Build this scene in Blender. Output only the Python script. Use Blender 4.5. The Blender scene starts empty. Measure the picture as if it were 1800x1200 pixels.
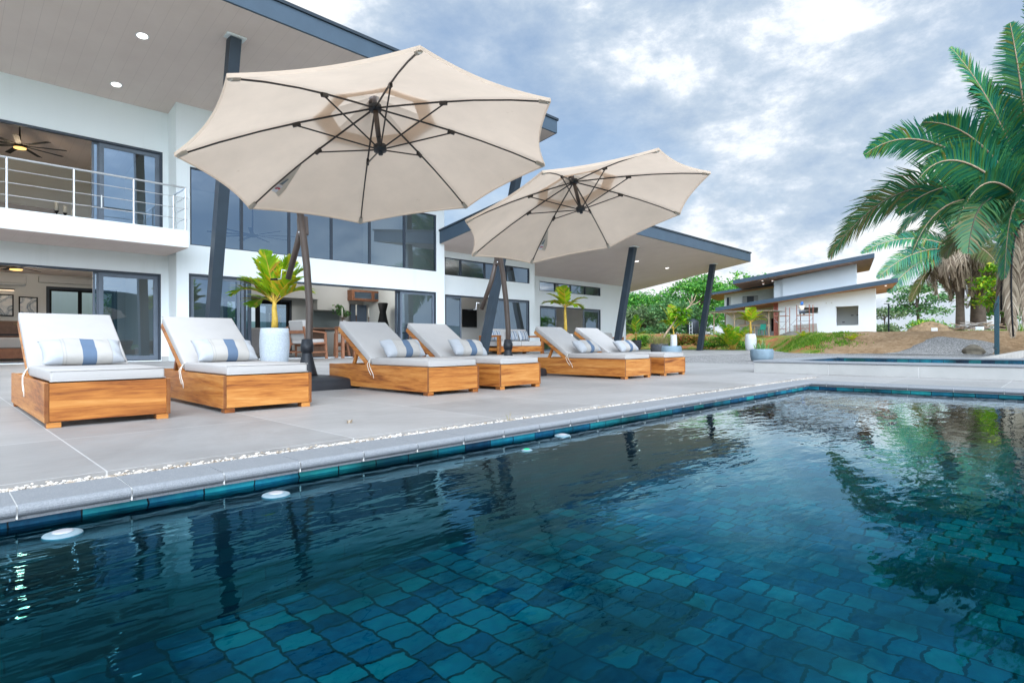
import bpy, math, random
import numpy as np
from mathutils import Vector, Matrix
random.seed(7); rng = np.random.default_rng(7)
sc = bpy.context.scene
COL = sc.collection
R = math.radians

# ------------------------------------------------------------------ camera
cam_d = bpy.data.cameras.new('camera'); cam = bpy.data.objects.new('camera', cam_d); COL.objects.link(cam)
cam_d.sensor_fit = 'HORIZONTAL'; cam_d.sensor_width = 36.0; cam_d.lens = 20.19
cam_d.clip_start = 0.05; cam_d.clip_end = 3000
yaw, pit, rol = R(44.394), R(0.186), R(-0.227)
fw = Vector((math.cos(yaw)*math.cos(pit), math.sin(yaw)*math.cos(pit), math.sin(pit)))
rt = Vector((math.sin(yaw), -math.cos(yaw), 0)); up = rt.cross(fw)
r2 = math.cos(rol)*rt + math.sin(rol)*up; u2 = -math.sin(rol)*rt + math.cos(rol)*up
M = Matrix(((r2.x, u2.x, -fw.x, 0), (r2.y, u2.y, -fw.y, 0), (r2.z, u2.z, -fw.z, 0.55), (0, 0, 0, 1)))
cam.matrix_world = M
sc.camera = cam

# ------------------------------------------------------------------ sky, sun, exposure
SUN_EL, SUN_AZ = R(50), R(-128)          # azimuth of the sun, counter-clockwise from +X
w = bpy.data.worlds.new('World'); sc.world = w; w.use_nodes = True
nt = w.node_tree; nt.nodes.clear()
def nd(t, kind, **kw):
    n = t.nodes.new(kind)
    for k, v in kw.items(): setattr(n, k, v)
    return n
def mth(t, op, a, b=None, c=None, clamp=False):
    n = nd(t, 'ShaderNodeMath', operation=op, use_clamp=clamp)
    for i, v in enumerate((a, b, c)):
        if v is None: continue
        if isinstance(v, (int, float)): n.inputs[i].default_value = v
        else: t.links.new(v, n.inputs[i])
    return n.outputs[0]
def ramp(t, fac, stops, interp='LINEAR'):
    n = nd(t, 'ShaderNodeValToRGB'); cr = n.color_ramp; cr.interpolation = interp
    while len(cr.elements) > 1: cr.elements.remove(cr.elements[-1])
    cr.elements[0].position = stops[0][0]; cr.elements[0].color = (*stops[0][1], 1)
    for p, c in stops[1:]:
        e = cr.elements.new(p); e.color = (*c, 1)
    t.links.new(fac, n.inputs[0]); return n.outputs[0]
out = nd(nt, 'ShaderNodeOutputWorld')
sky = nd(nt, 'ShaderNodeTexSky', sky_type='NISHITA', sun_disc=False, sun_elevation=SUN_EL, sun_rotation=R(90)-SUN_AZ)
sky.air_density = 1.2; sky.dust_density = 1.5
bg1 = nd(nt, 'ShaderNodeBackground'); bg1.inputs[1].default_value = 0.12
nt.links.new(sky.outputs[0], bg1.inputs[0])
tc = nd(nt, 'ShaderNodeTexCoord'); sx = nd(nt, 'ShaderNodeSeparateXYZ'); nt.links.new(tc.outputs['Generated'], sx.inputs[0])
cx = nd(nt, 'ShaderNodeCombineXYZ')
nt.links.new(sx.outputs[0], cx.inputs[0]); nt.links.new(sx.outputs[1], cx.inputs[1]); nt.links.new(mth(nt, 'MULTIPLY', mth(nt, 'POWER', mth(nt, 'MAXIMUM', sx.outputs[2], 0.0), 0.85), 1.9), cx.inputs[2])
def wnoise(scale, detail, rough, dist=0.0, off=(0, 0, 0)):
    mp = nd(nt, 'ShaderNodeMapping'); mp.inputs[1].default_value = off
    nt.links.new(cx.outputs[0], mp.inputs[0])
    n = nd(nt, 'ShaderNodeTexNoise'); n.inputs['Scale'].default_value = scale; n.inputs['Detail'].default_value = detail
    n.inputs['Roughness'].default_value = rough; n.inputs['Distortion'].default_value = dist
    nt.links.new(mp.outputs[0], n.inputs['Vector']); return n.outputs[0]
n1 = wnoise(2.0, 9, 0.52, 0.1, (6.37, 2.6, 0.6)); n2 = wnoise(5.2, 12, 0.66, 0.1, (4.1, 2.2, 1.0))
mixn = mth(nt, 'ADD', mth(nt, 'MULTIPLY', n1, 0.54), mth(nt, 'MULTIPLY', n2, 0.46))
ccol = ramp(nt, mixn, [(0.38, (0.30, 0.42, 0.60)), (0.45, (0.41, 0.52, 0.67)), (0.495, (0.51, 0.61, 0.73)), (0.525, (0.65, 0.73, 0.83)), (0.55, (0.86, 0.91, 0.96)), (0.62, (1.0, 1.0, 1.0))])
cfac = ramp(nt, n1, [(0.36, (0.60,)*3), (0.50, (0.98,)*3)])
hz = mth(nt, 'SUBTRACT', 1.0, mth(nt, 'MULTIPLY', mth(nt, 'MAXIMUM', sx.outputs[2], 0.0), 7.0), clamp=True)
cmix = nd(nt, 'ShaderNodeMixRGB'); nt.links.new(mth(nt, 'MULTIPLY', hz, 0.5), cmix.inputs[0]); nt.links.new(ccol, cmix.inputs[1]); cmix.inputs[2].default_value = (0.86, 0.93, 1.0, 1)
bg2 = nd(nt, 'ShaderNodeBackground'); bg2.inputs[1].default_value = 0.72
# broad glow added to the unseen sky behind the camera to light the walls
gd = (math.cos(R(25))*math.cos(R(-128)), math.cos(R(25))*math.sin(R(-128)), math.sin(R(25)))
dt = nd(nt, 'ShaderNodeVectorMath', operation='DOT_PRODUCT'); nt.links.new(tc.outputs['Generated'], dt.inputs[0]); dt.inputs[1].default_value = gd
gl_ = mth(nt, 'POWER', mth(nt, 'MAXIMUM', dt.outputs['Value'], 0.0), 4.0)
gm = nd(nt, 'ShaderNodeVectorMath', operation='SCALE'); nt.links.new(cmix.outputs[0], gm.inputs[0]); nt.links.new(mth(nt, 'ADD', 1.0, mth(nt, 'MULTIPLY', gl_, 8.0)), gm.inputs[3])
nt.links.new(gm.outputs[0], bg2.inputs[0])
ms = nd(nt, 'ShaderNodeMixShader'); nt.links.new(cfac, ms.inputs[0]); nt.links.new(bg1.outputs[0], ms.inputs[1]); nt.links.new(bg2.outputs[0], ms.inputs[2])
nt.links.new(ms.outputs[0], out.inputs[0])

sd = bpy.data.lights.new('sun', 'SUN'); sd.energy = 0.8; sd.angle = R(30); sd.color = (1.0, 0.97, 0.93)
so = bpy.data.objects.new('sun', sd); COL.objects.link(so)
sdir = Vector((math.cos(SUN_EL)*math.cos(SUN_AZ), math.cos(SUN_EL)*math.sin(SUN_AZ), math.sin(SUN_EL)))
so.rotation_euler = sdir.to_track_quat('Z', 'Y').to_euler(); so.location = (0, 0, 60)

vs = sc.view_settings; sc.display_settings.display_device = 'sRGB'
vs.view_transform = 'Standard'; vs.look = 'None'; vs.gamma = 1.0; vs.exposure = 0.68; vs.use_curve_mapping = False
sc.render.engine = 'CYCLES'
cy = sc.cycles; cy.max_bounces = 10; cy.diffuse_bounces = 5; cy.glossy_bounces = 5; cy.transparent_max_bounces = 24; cy.transmission_bounces = 6
cy.use_denoising = True; cy.sample_clamp_indirect = 6.0; cy.caustics_reflective = False; cy.caustics_refractive = False

# ------------------------------------------------------------------ materials
MATS = {}
def newmat(name):
    m = bpy.data.materials.new(name); m.use_nodes = True; t = m.node_tree; t.nodes.clear()
    o = nd(t, 'ShaderNodeOutputMaterial'); MATS[name] = m; return m, t, o
def bsdf(t, o, rough=0.6, spec=0.4, metal=0.0):
    b = nd(t, 'ShaderNodeBsdfPrincipled'); b.inputs['Roughness'].default_value = rough; b.inputs['Specular IOR Level'].default_value = spec
    b.inputs['Metallic'].default_value = metal; t.links.new(b.outputs[0], o.inputs[0]); return b
def coord(t, kind='Object', scale=(1, 1, 1), rot=(0, 0, 0), loc=(0, 0, 0)):
    c = nd(t, 'ShaderNodeTexCoord'); mp = nd(t, 'ShaderNodeMapping')
    mp.inputs[3].default_value = scale; mp.inputs[2].default_value = rot; mp.inputs[1].default_value = loc
    t.links.new(c.outputs[kind], mp.inputs[0]); return mp.outputs[0]
def noise(t, vec, scale, detail=4, rough=0.55, dist=0.0):
    n = nd(t, 'ShaderNodeTexNoise'); n.inputs['Scale'].default_value = scale; n.inputs['Detail'].default_value = detail
    n.inputs['Roughness'].default_value = rough; n.inputs['Distortion'].default_value = dist
    t.links.new(vec, n.inputs['Vector']); return n.outputs[0]
def bump(t, b, h, strength=0.2, dist=0.01):
    n = nd(t, 'ShaderNodeBump'); n.inputs['Strength'].default_value = strength; n.inputs['Distance'].default_value = dist
    t.links.new(h, n.inputs['Height']); t.links.new(n.outputs[0], b.inputs['Normal'])
def sh(c, k): return tuple(min(1, x*k) for x in c)
def plain(name, col, rough=0.6, var=0.12, scale=3.0, bs=0.0, bscale=80.0, spec=0.4, metal=0.0):
    m, t, o = newmat(name); b = bsdf(t, o, rough, spec, metal); v = coord(t)
    t.links.new(ramp(t, noise(t, v, scale, 6, 0.6), [(0.3, sh(col, 1-var)), (0.7, sh(col, 1+var))]), b.inputs['Base Color'])
    if bs: bump(t, b, noise(t, v, bscale, 3), bs, 0.01)
    return m
def wall_mat():
    m, t, o = newmat('wall'); b = bsdf(t, o, 0.85, 0.3); v = coord(t)
    big = noise(t, v, 0.6, 5, 0.6); drip = noise(t, coord(t, scale=(3.2, 3.2, 0.16)), 1.0, 6, 0.7)
    k = mth(t, 'ADD', mth(t, 'MULTIPLY', big, 0.45), mth(t, 'MULTIPLY', drip, 0.55))
    t.links.new(ramp(t, k, [(0.30, (0.755, 0.80, 0.80)), (0.47, (0.80, 0.848, 0.855)), (0.7, (0.815, 0.862, 0.868))]), b.inputs['Base Color'])
    bump(t, b, noise(t, v, 2.2, 4), 0.12, 0.01)
wall_mat()
plain('fresh_paint', (0.83, 0.875, 0.905), 0.8, 0.03, 0.5, 0.06, 60)
plain('inner_wall', (0.66, 0.67, 0.66), 0.85, 0.03, 0.7)
plain('charcoal', (0.027, 0.041, 0.057), 0.45, 0.12, 2.0)
plain('fascia', (0.060, 0.095, 0.135), 0.45, 0.10, 1.5)
plain('frame', (0.038, 0.050, 0.068), 0.4, 0.1, 3)
plain('frame_grey', (0.13, 0.16, 0.20), 0.45, 0.1, 3)
plain('black', (0.012, 0.013, 0.015), 0.65, 0.2, 4, spec=0.2)
plain('plastic_black', (0.020, 0.024, 0.030), 0.42, 0.2, 6, 0.15, 200)
plain('bronze', (0.085, 0.062, 0.051), 0.38, 0.12, 8, spec=0.5)
plain('rib_metal', (0.030, 0.026, 0.024), 0.4, 0.15, 8)
plain('steel', (0.78, 0.79, 0.80), 0.32, 0.05, 4, metal=0.85)
plain('cushion', (0.47, 0.455, 0.44), 0.9, 0.03, 5, 0.30, 11)
plain('grey_fabric', (0.30, 0.28, 0.27), 0.95, 0.08, 6, 0.2, 300)
plain('pot_white', (0.60, 0.63, 0.65), 0.7, 0.06, 5, 0.15, 60)
plain('pot_speckle', (0.42, 0.47, 0.52), 0.8, 0.22, 38, 0.3, 70)
plain('pot_dark', (0.055, 0.06, 0.068), 0.65, 0.2, 8, 0.15, 60)
plain('pot_blue', (0.17, 0.24, 0.29), 0.6, 0.14, 7, 0.12, 50)
plain('soil', (0.06, 0.04, 0.028), 0.95, 0.3, 20, 0.6, 40)
plain('spa_stone', (0.42, 0.42, 0.405), 0.75, 0.07, 3.0, 0.08, 90)
plain('sand', (0.36, 0.28, 0.19), 0.95, 0.3, 14, 0.3, 60); plain('mortar', (0.66, 0.66, 0.64), 0.9, 0.08, 20)
plain('rust', (0.30, 0.10, 0.075), 0.7, 0.3, 9)
plain('galv', (0.42, 0.42, 0.44), 0.5, 0.15, 9)
plain('raw_wood', (0.36, 0.27, 0.18), 0.8, 0.25, 6)
plain('redwood', (0.30, 0.135, 0.075), 0.55, 0.22, 6)
plain('darkwood', (0.12, 0.065, 0.04), 0.5, 0.25, 6)
plain('tarp', (0.17, 0.16, 0.14), 0.7, 0.25, 3, 0.4, 6)
plain('rock', (0.19, 0.165, 0.125), 0.9, 0.35, 2.2, 0.6, 6)
plain('rubble', (0.36, 0.31, 0.26), 0.9, 0.35, 1.6, 0.6, 6)
plain('dirtpile', (0.27, 0.185, 0.105), 0.95, 0.3, 2.2, 0.7, 8)
plain('trunk_palm', (0.15, 0.12, 0.095), 0.9, 0.3, 3, 0.7, 9)
plain('trunk_yellow', (0.50, 0.33, 0.05), 0.6, 0.3, 7, 0.2, 20)
plain('trunk_tree', (0.13, 0.10, 0.075), 0.9, 0.3, 3, 0.5, 12)
plain('branch_pale', (0.42, 0.30, 0.21), 0.8, 0.25, 6, 0.3, 25)
plain('skin', (0.28, 0.15, 0.09), 0.6, 0.1, 8)
plain('shirt', (0.62, 0.56, 0.45), 0.9, 0.1, 10)
plain('cap_blue', (0.05, 0.18, 0.50), 0.8, 0.1, 10)
plain('jeans', (0.10, 0.12, 0.17), 0.9, 0.15, 10)
plain('wax', (0.80, 0.76, 0.66), 0.5, 0.04, 10)
plain('teal_plastic', (0.02, 0.24, 0.17), 0.45, 0.1, 5)
plain('fence_teal', (0.012, 0.055, 0.075), 0.5, 0.15, 4)
plain('concrete', (0.40, 0.38, 0.35), 0.9, 0.14, 2, 0.25, 30)
plain('white_plastic', (0.72, 0.76, 0.80), 0.35, 0.04, 6)
plain('cord_white', (0.72, 0.68, 0.60), 0.9, 0.05, 30)
plain('brown_soffit', (0.62, 0.315, 0.19), 0.6, 0.15, 1.5)
plain('pot_blue2', (0.22, 0.31, 0.35), 0.5, 0.1, 20); plain('tank', (0.030, 0.040, 0.055), 0.5, 0.15, 3)
plain('blanket', (0.55, 0.58, 0.60), 0.95, 0.1, 8, 0.2, 60)
plain('mirror_dark', (0.10, 0.14, 0.20), 0.15, 0.1, 1)
plain('door_panel', (0.20, 0.24, 0.25), 0.6, 0.06, 2)
plain('ac_white', (0.55, 0.56, 0.56), 0.5, 0.03, 2)
plain('red_print', (0.55, 0.02, 0.06), 0.7, 0.05, 5)
plain('rib_label', (0.15, 0.20, 0.24), 0.7, 0.1, 5)

def teak(name, axis, scale=1.0):
    m, t, o = newmat(name); b = bsdf(t, o, 0.42, 0.35)
    s = [7.0*scale]*3; s[axis] = 0.55*scale
    oi = nd(t, 'ShaderNodeObjectInfo')
    c = nd(t, 'ShaderNodeTexCoord'); ad = nd(t, 'ShaderNodeVectorMath', operation='ADD')
    vm = nd(t, 'ShaderNodeVectorMath', operation='SCALE'); vm.inputs[3].default_value = 17.0
    cmb = nd(t, 'ShaderNodeCombineXYZ')
    for i in range(3): t.links.new(oi.outputs['Random'], cmb.inputs[i])
    t.links.new(cmb.outputs[0], vm.inputs[0]); t.links.new(c.outputs['Object'], ad.inputs[0]); t.links.new(vm.outputs[0], ad.inputs[1])
    mp = nd(t, 'ShaderNodeMapping'); mp.inputs[3].default_value = s; t.links.new(ad.outputs[0], mp.inputs[0])
    n = noise(t, mp.outputs[0], 1.2, 5, 0.6, 1.5); f = noise(t, mp.outputs[0], 9.0, 5, 0.65, 0.6)
    sn = nd(t, 'ShaderNodeSeparateXYZ'); t.links.new(c.outputs['Normal'], sn.inputs[0])      # end grain is darker than the faces
    eg = nd(t, 'ShaderNodeMixRGB'); t.links.new(mth(t, 'MULTIPLY', mth(t, 'GREATER_THAN', mth(t, 'ABSOLUTE', sn.outputs[axis]), 0.9), 0.75), eg.inputs[0])
    k = mth(t, 'ADD', mth(t, 'ADD', mth(t, 'MULTIPLY', n, 0.66), mth(t, 'MULTIPLY', f, 0.30)), mth(t, 'MULTIPLY', mth(t, 'SUBTRACT', oi.outputs['Random'], 0.3), 0.07))
    t.links.new(ramp(t, k, [(0.35, (0.15, 0.042, 0.011)), (0.43, (0.35, 0.115, 0.024)), (0.50, (0.48, 0.180, 0.038)), (0.58, (0.56, 0.24, 0.060)), (0.68, (0.66, 0.35, 0.115))]), eg.inputs[1]); eg.inputs[2].default_value = (0.13, 0.042, 0.016, 1); t.links.new(eg.outputs[0], b.inputs['Base Color'])
    bump(t, b, f, 0.08, 0.004)
teak('teak_x', 0); teak('teak_y', 1); teak('teak_z', 2)

def soffit():
    m, t, o = newmat('soffit'); b = bsdf(t, o, 0.55, 0.3); v = coord(t)
    s = nd(t, 'ShaderNodeSeparateXYZ'); t.links.new(v, s.inputs[0])
    fr = mth(t, 'FRACT', mth(t, 'DIVIDE', s.outputs[0], 0.34))
    line = mth(t, 'LESS_THAN', fr, 0.03)
    base = ramp(t, noise(t, v, 1.2, 5), [(0.3, (0.735, 0.61, 0.555)), (0.7, (0.79, 0.665, 0.605))])
    mx = nd(t, 'ShaderNodeMixRGB'); t.links.new(line, mx.inputs[0]); t.links.new(base, mx.inputs[1]); mx.inputs[2].default_value = (0.67, 0.55, 0.50, 1)
    t.links.new(mx.outputs[0], b.inputs['Base Color'])
soffit()

def deck_tile():
    m, t, o = newmat('deck'); b = bsdf(t, o, 0.5, 0.35); v = coord(t)
    s = nd(t, 'ShaderNodeSeparateXYZ'); t.links.new(v, s.inputs[0])
    def joint(sock, size, off):
        f = mth(t, 'FRACT', mth(t, 'DIVIDE', mth(t, 'ADD', sock, off), size))
        return mth(t, 'LESS_THAN', f, 0.007/size)
    g = mth(t, 'MAXIMUM', joint(s.outputs[0], 1.2, 0.65), joint(s.outputs[1], 1.2, 0.58))
    fx = mth(t, 'FLOOR', mth(t, 'DIVIDE', mth(t, 'ADD', s.outputs[0], 0.65), 1.2)); fy = mth(t, 'FLOOR', mth(t, 'DIVIDE', mth(t, 'ADD', s.outputs[1], 0.58), 1.2))
    cb = nd(t, 'ShaderNodeCombineXYZ'); t.links.new(fx, cb.inputs[0]); t.links.new(fy, cb.inputs[1])
    wn = nd(t, 'ShaderNodeTexWhiteNoise', noise_dimensions='3D'); t.links.new(cb.outputs[0], wn.inputs[0])
    big = noise(t, v, 0.9, 6, 0.6, 0.6); fine = noise(t, coord(t, scale=(3, 14, 14)), 1.6, 6, 0.65)
    k = mth(t, 'ADD', mth(t, 'ADD', mth(t, 'MULTIPLY', big, 0.44), mth(t, 'MULTIPLY', fine, 0.36)), mth(t, 'MULTIPLY', wn.outputs[0], 0.20))
    base = ramp(t, k, [(0.30, (0.265, 0.259, 0.254)), (0.50, (0.345, 0.337, 0.329)), (0.72, (0.415, 0.404, 0.393))])
    mx = nd(t, 'ShaderNodeMixRGB'); t.links.new(mth(t, 'MULTIPLY', g, 0.8), mx.inputs[0]); t.links.new(base, mx.inputs[1]); mx.inputs[2].default_value = (0.62, 0.62, 0.61, 1)
    st = ramp(t, noise(t, v, 0.45, 8, 0.7, 1.2), [(0.38, (0.86, 0.85, 0.84)), (0.52, (1, 1, 1))]); m3 = nd(t, 'ShaderNodeMixRGB', blend_type='MULTIPLY'); m3.inputs[0].default_value = 1.0
    t.links.new(mx.outputs[0], m3.inputs[1]); t.links.new(st, m3.inputs[2]); t.links.new(m3.outputs[0], b.inputs['Base Color'])
    t.links.new(ramp(t, fine, [(0.3, (0.38,)*3), (0.7, (0.62,)*3)]), b.inputs['Roughness'])
deck_tile()

def speck(name, cols, scale, rough=0.7, bs=0.4, sc2=None):
    m, t, o = newmat(name); b = bsdf(t, o, rough); v = coord(t)
    vo = nd(t, 'ShaderNodeTexVoronoi'); vo.inputs['Scale'].default_value = scale; t.links.new(v, vo.inputs['Vector'])
    s = nd(t, 'ShaderNodeSeparateColor'); t.links.new(vo.outputs['Color'], s.inputs[0])
    k = mth(t, 'ADD', mth(t, 'MULTIPLY', s.outputs[0], 0.7), mth(t, 'MULTIPLY', noise(t, v, sc2 or scale*0.05, 5), 0.3))
    t.links.new(ramp(t, k, cols), b.inputs['Base Color']); bump(t, b, vo.outputs['Distance'], bs, 0.02)
speck('granite', [(0.1, (0.21, 0.225, 0.243)), (0.5, (0.25, 0.266, 0.284)), (0.9, (0.30, 0.317, 0.335))], 300, 0.55, 0.04)
speck('gravel', [(0.1, (0.09, 0.09, 0.09)), (0.45, (0.215, 0.21, 0.205)), (0.9, (0.47, 0.46, 0.445))], 34, 0.85, 0.35)
speck('pebble', [(0.15, (0.36, 0.28, 0.20)), (0.5, (0.62, 0.57, 0.50)), (0.9, (0.82, 0.80, 0.77))], 40, 0.7, 0.1)

def pool_tile(name, rowaxis, brickaxis, bw, rh, dark=1.0):
    m, t, o = newmat(name); b = bsdf(t, o, 0.55, 0.3); c = coord(t)
    dn = nd(t, 'ShaderNodeTexNoise'); dn.inputs['Scale'].default_value = 9.0; dn.inputs['Detail'].default_value = 3; t.links.new(c, dn.inputs['Vector'])
    sub = nd(t, 'ShaderNodeVectorMath', operation='SUBTRACT'); t.links.new(dn.outputs['Color'], sub.inputs[0]); sub.inputs[1].default_value = (0.5, 0.5, 0.5)
    scl = nd(t, 'ShaderNodeVectorMath', operation='SCALE'); t.links.new(sub.outputs[0], scl.inputs[0]); scl.inputs[3].default_value = 0.075 if bw < 0.16 else 0.03
    add = nd(t, 'ShaderNodeVectorMath', operation='ADD'); dn2 = nd(t, 'ShaderNodeTexNoise'); dn2.inputs['Scale'].default_value = 38.0; dn2.inputs['Detail'].default_value = 2; t.links.new(c, dn2.inputs['Vector'])
    sb2 = nd(t, 'ShaderNodeVectorMath', operation='MULTIPLY_ADD'); t.links.new(dn2.outputs['Color'], sb2.inputs[0]); sb2.inputs[1].default_value = (0.014,)*3; t.links.new(scl.outputs[0], sb2.inputs[2])
    t.links.new(c, add.inputs[0]); t.links.new(sb2.outputs[0], add.inputs[1])
    s = nd(t, 'ShaderNodeSeparateXYZ'); t.links.new(add.outputs[0], s.inputs[0])
    cb = nd(t, 'ShaderNodeCombineXYZ'); t.links.new(s.outputs[brickaxis], cb.inputs[0]); t.links.new(s.outputs[rowaxis], cb.inputs[1])
    br = nd(t, 'ShaderNodeTexBrick'); br.offset = 0.5
    br.inputs['Color1'].default_value = (0, 0, 0, 1); br.inputs['Color2'].default_value = (1, 1, 1, 1); br.inputs['Mortar'].default_value = (0, 0, 0, 1)
    br.inputs['Scale'].default_value = 1.0; br.inputs['Mortar Size'].default_value = 0.0072 if bw < 0.16 else 0.0035; br.inputs['Mortar Smooth'].default_value = 0.3
    br.inputs['Brick Width'].default_value = bw; br.inputs['Row Height'].default_value = rh; t.links.new(cb.outputs[0], br.inputs['Vector'])
    gs = nd(t, 'ShaderNodeSeparateColor'); t.links.new(br.outputs['Color'], gs.inputs[0])
    k = mth(t, 'ADD', mth(t, 'MULTIPLY', gs.outputs[0], 0.50), mth(t, 'MULTIPLY', noise(t, c, 17, 8, 0.72), 0.50))
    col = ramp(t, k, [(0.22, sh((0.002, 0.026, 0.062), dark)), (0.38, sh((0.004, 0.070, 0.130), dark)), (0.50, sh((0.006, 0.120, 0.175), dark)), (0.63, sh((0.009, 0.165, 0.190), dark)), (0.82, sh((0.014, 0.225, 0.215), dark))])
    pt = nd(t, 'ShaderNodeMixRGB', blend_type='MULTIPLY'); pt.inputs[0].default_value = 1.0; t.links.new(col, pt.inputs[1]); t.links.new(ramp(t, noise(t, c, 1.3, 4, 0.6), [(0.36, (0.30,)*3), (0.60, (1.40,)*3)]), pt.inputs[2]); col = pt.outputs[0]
    mx = nd(t, 'ShaderNodeMixRGB'); t.links.new(br.outputs['Fac'], mx.inputs[0]); t.links.new(col, mx.inputs[1]); mx.inputs[2].default_value = (0.003, 0.010, 0.014, 1)
    t.links.new(mx.outputs[0], b.inputs['Base Color'])
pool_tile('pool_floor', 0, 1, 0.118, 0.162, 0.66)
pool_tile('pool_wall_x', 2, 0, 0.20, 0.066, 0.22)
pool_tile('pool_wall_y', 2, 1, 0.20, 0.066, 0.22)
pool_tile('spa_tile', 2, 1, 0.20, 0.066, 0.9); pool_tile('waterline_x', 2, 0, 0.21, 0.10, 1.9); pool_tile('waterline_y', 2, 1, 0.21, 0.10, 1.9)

def water(name, sx_, sy_, strength):
    m, t, o = newmat(name)
    v = coord(t, scale=(sx_, sy_, 1), rot=(0, 0, R(-45)))
    h = mth(t, 'ADD', noise(t, v, 2.2, 3, 0.5, 0.4), mth(t, 'MULTIPLY', noise(t, v, 7.0, 2, 0.5, 0.2), 0.35))
    bp = nd(t, 'ShaderNodeBump'); bp.inputs['Strength'].default_value = strength; bp.inputs['Distance'].default_value = 0.02
    t.links.new(h, bp.inputs['Height'])
    tr = nd(t, 'ShaderNodeBsdfTransparent'); tr.inputs[0].default_value = (0.22, 0.78, 0.90, 1)
    gl = nd(t, 'ShaderNodeBsdfGlossy'); gl.inputs['Roughness'].default_value = 0.015; gl.inputs[0].default_value = (0.44, 0.84, 1, 1)
    t.links.new(bp.outputs[0], gl.inputs['Normal'])
    fr = nd(t, 'ShaderNodeFresnel'); fr.inputs[0].default_value = 1.26; t.links.new(bp.outputs[0], fr.inputs['Normal'])
    mx = nd(t, 'ShaderNodeMixShader'); t.links.new(mth(t, 'MULTIPLY', fr.outputs[0], 1.6, clamp=True), mx.inputs[0])
    t.links.new(ramp(t, fr.outputs[0], [(0.01, (0.05, 0.46, 0.70)), (0.12, (0.09, 0.50, 0.70)), (0.22, (0.40, 0.82, 0.97)), (0.45, (0.84, 0.96, 1.0))]), gl.inputs[0]); t.links.new(tr.outputs[0], mx.inputs[1]); t.links.new(gl.outputs[0], mx.inputs[2])
    t.links.new(mx.outputs[0], o.inputs[0])
water('water', 1.0, 2.6, 0.20)

def glass(name, ior, tint):
    m, t, o = newmat(name)
    tr = nd(t, 'ShaderNodeBsdfTransparent'); tr.inputs[0].default_value = (*tint, 1)
    gl = nd(t, 'ShaderNodeBsdfGlossy'); gl.inputs['Roughness'].default_value = 0.0; gl.inputs[0].default_value = (0.50, 0.68, 0.90, 1)
    bp = nd(t, 'ShaderNodeBump'); bp.inputs['Strength'].default_value = 0.015; bp.inputs['Distance'].default_value = 0.05
    t.links.new(noise(t, coord(t), 0.9, 2), bp.inputs['Height']); t.links.new(bp.outputs[0], gl.inputs['Normal'])
    fr = nd(t, 'ShaderNodeFresnel'); fr.inputs[0].default_value = ior
    mx = nd(t, 'ShaderNodeMixShader'); t.links.new(fr.outputs[0], mx.inputs[0]); t.links.new(tr.outputs[0], mx.inputs[1]); t.links.new(gl.outputs[0], mx.inputs[2])
    t.links.new(mx.outputs[0], o.inputs[0])
glass('glass', 2.9, (0.30, 0.38, 0.44)); glass('clear_glass', 1.6, (0.75, 0.80, 0.80))

def fabric(name, col, trans):
    m, t, o = newmat(name); v = coord(t)
    c = ramp(t, noise(t, v, 2.5, 6, 0.6), [(0.3, sh(col, 0.93)), (0.7, sh(col, 1.04))])
    if name == 'canopy':       # a few rusty spots and faint water marks
        st = nd(t, 'ShaderNodeMixRGB'); t.links.new(ramp(t, noise(t, v, 4.3, 5, 0.6), [(0.70, (0, 0, 0)), (0.78, (0.55,)*3)]), st.inputs[0]); t.links.new(c, st.inputs[1]); st.inputs[2].default_value = (0.42, 0.27, 0.15, 1); c = st.outputs[0]
    d = nd(t, 'ShaderNodeBsdfDiffuse'); tl = nd(t, 'ShaderNodeBsdfTranslucent')
    t.links.new(c, d.inputs[0]); t.links.new(c, tl.inputs[0])
    mx = nd(t, 'ShaderNodeMixShader'); mx.inputs[0].default_value = trans
    t.links.new(d.outputs[0], mx.inputs[1]); t.links.new(tl.outputs[0], mx.inputs[2]); t.links.new(mx.outputs[0], o.inputs[0])
fabric('canopy', (0.79, 0.652, 0.525), 0.48)
fabric('flap', (0.60, 0.58, 0.53), 0.35)
fabric('curtain', (0.62, 0.64, 0.64), 0.35)

def pillow_mat(name, w_, blue, stripes):
    m, t, o = newmat(name); b = bsdf(t, o, 0.95, 0.1); v = coord(t)
    s = nd(t, 'ShaderNodeSeparateXYZ'); t.links.new(v, s.inputs[0])
    k = mth(t, 'ADD', mth(t, 'DIVIDE', s.outputs[0], w_), 0.5)
    t.links.new(ramp(t, k, stripes, 'CONSTANT'), b.inputs['Base Color']); bump(t, b, noise(t, v, 11, 4), 0.35, 0.015)
W1, W2, BL, LN = (0.44, 0.465, 0.495), (0.455, 0.44, 0.415), (0.12, 0.175, 0.26), (0.395, 0.385, 0.365)
pillow_mat('pillow', 0.575, BL, [(0, W1), (0.23, LN), (0.245, W2), (0.265, LN), (0.28, W2), (0.46, BL), (0.625, W2), (0.80, LN), (0.815, W1)])
pillow_mat('pillow_multi', 0.75, BL, [(0, W1), (0.15, BL), (0.22, W1), (0.30, BL), (0.34, W1), (0.42, LN), (0.5, BL), (0.58, W1), (0.70, BL), (0.76, W1), (0.85, LN)])

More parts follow.
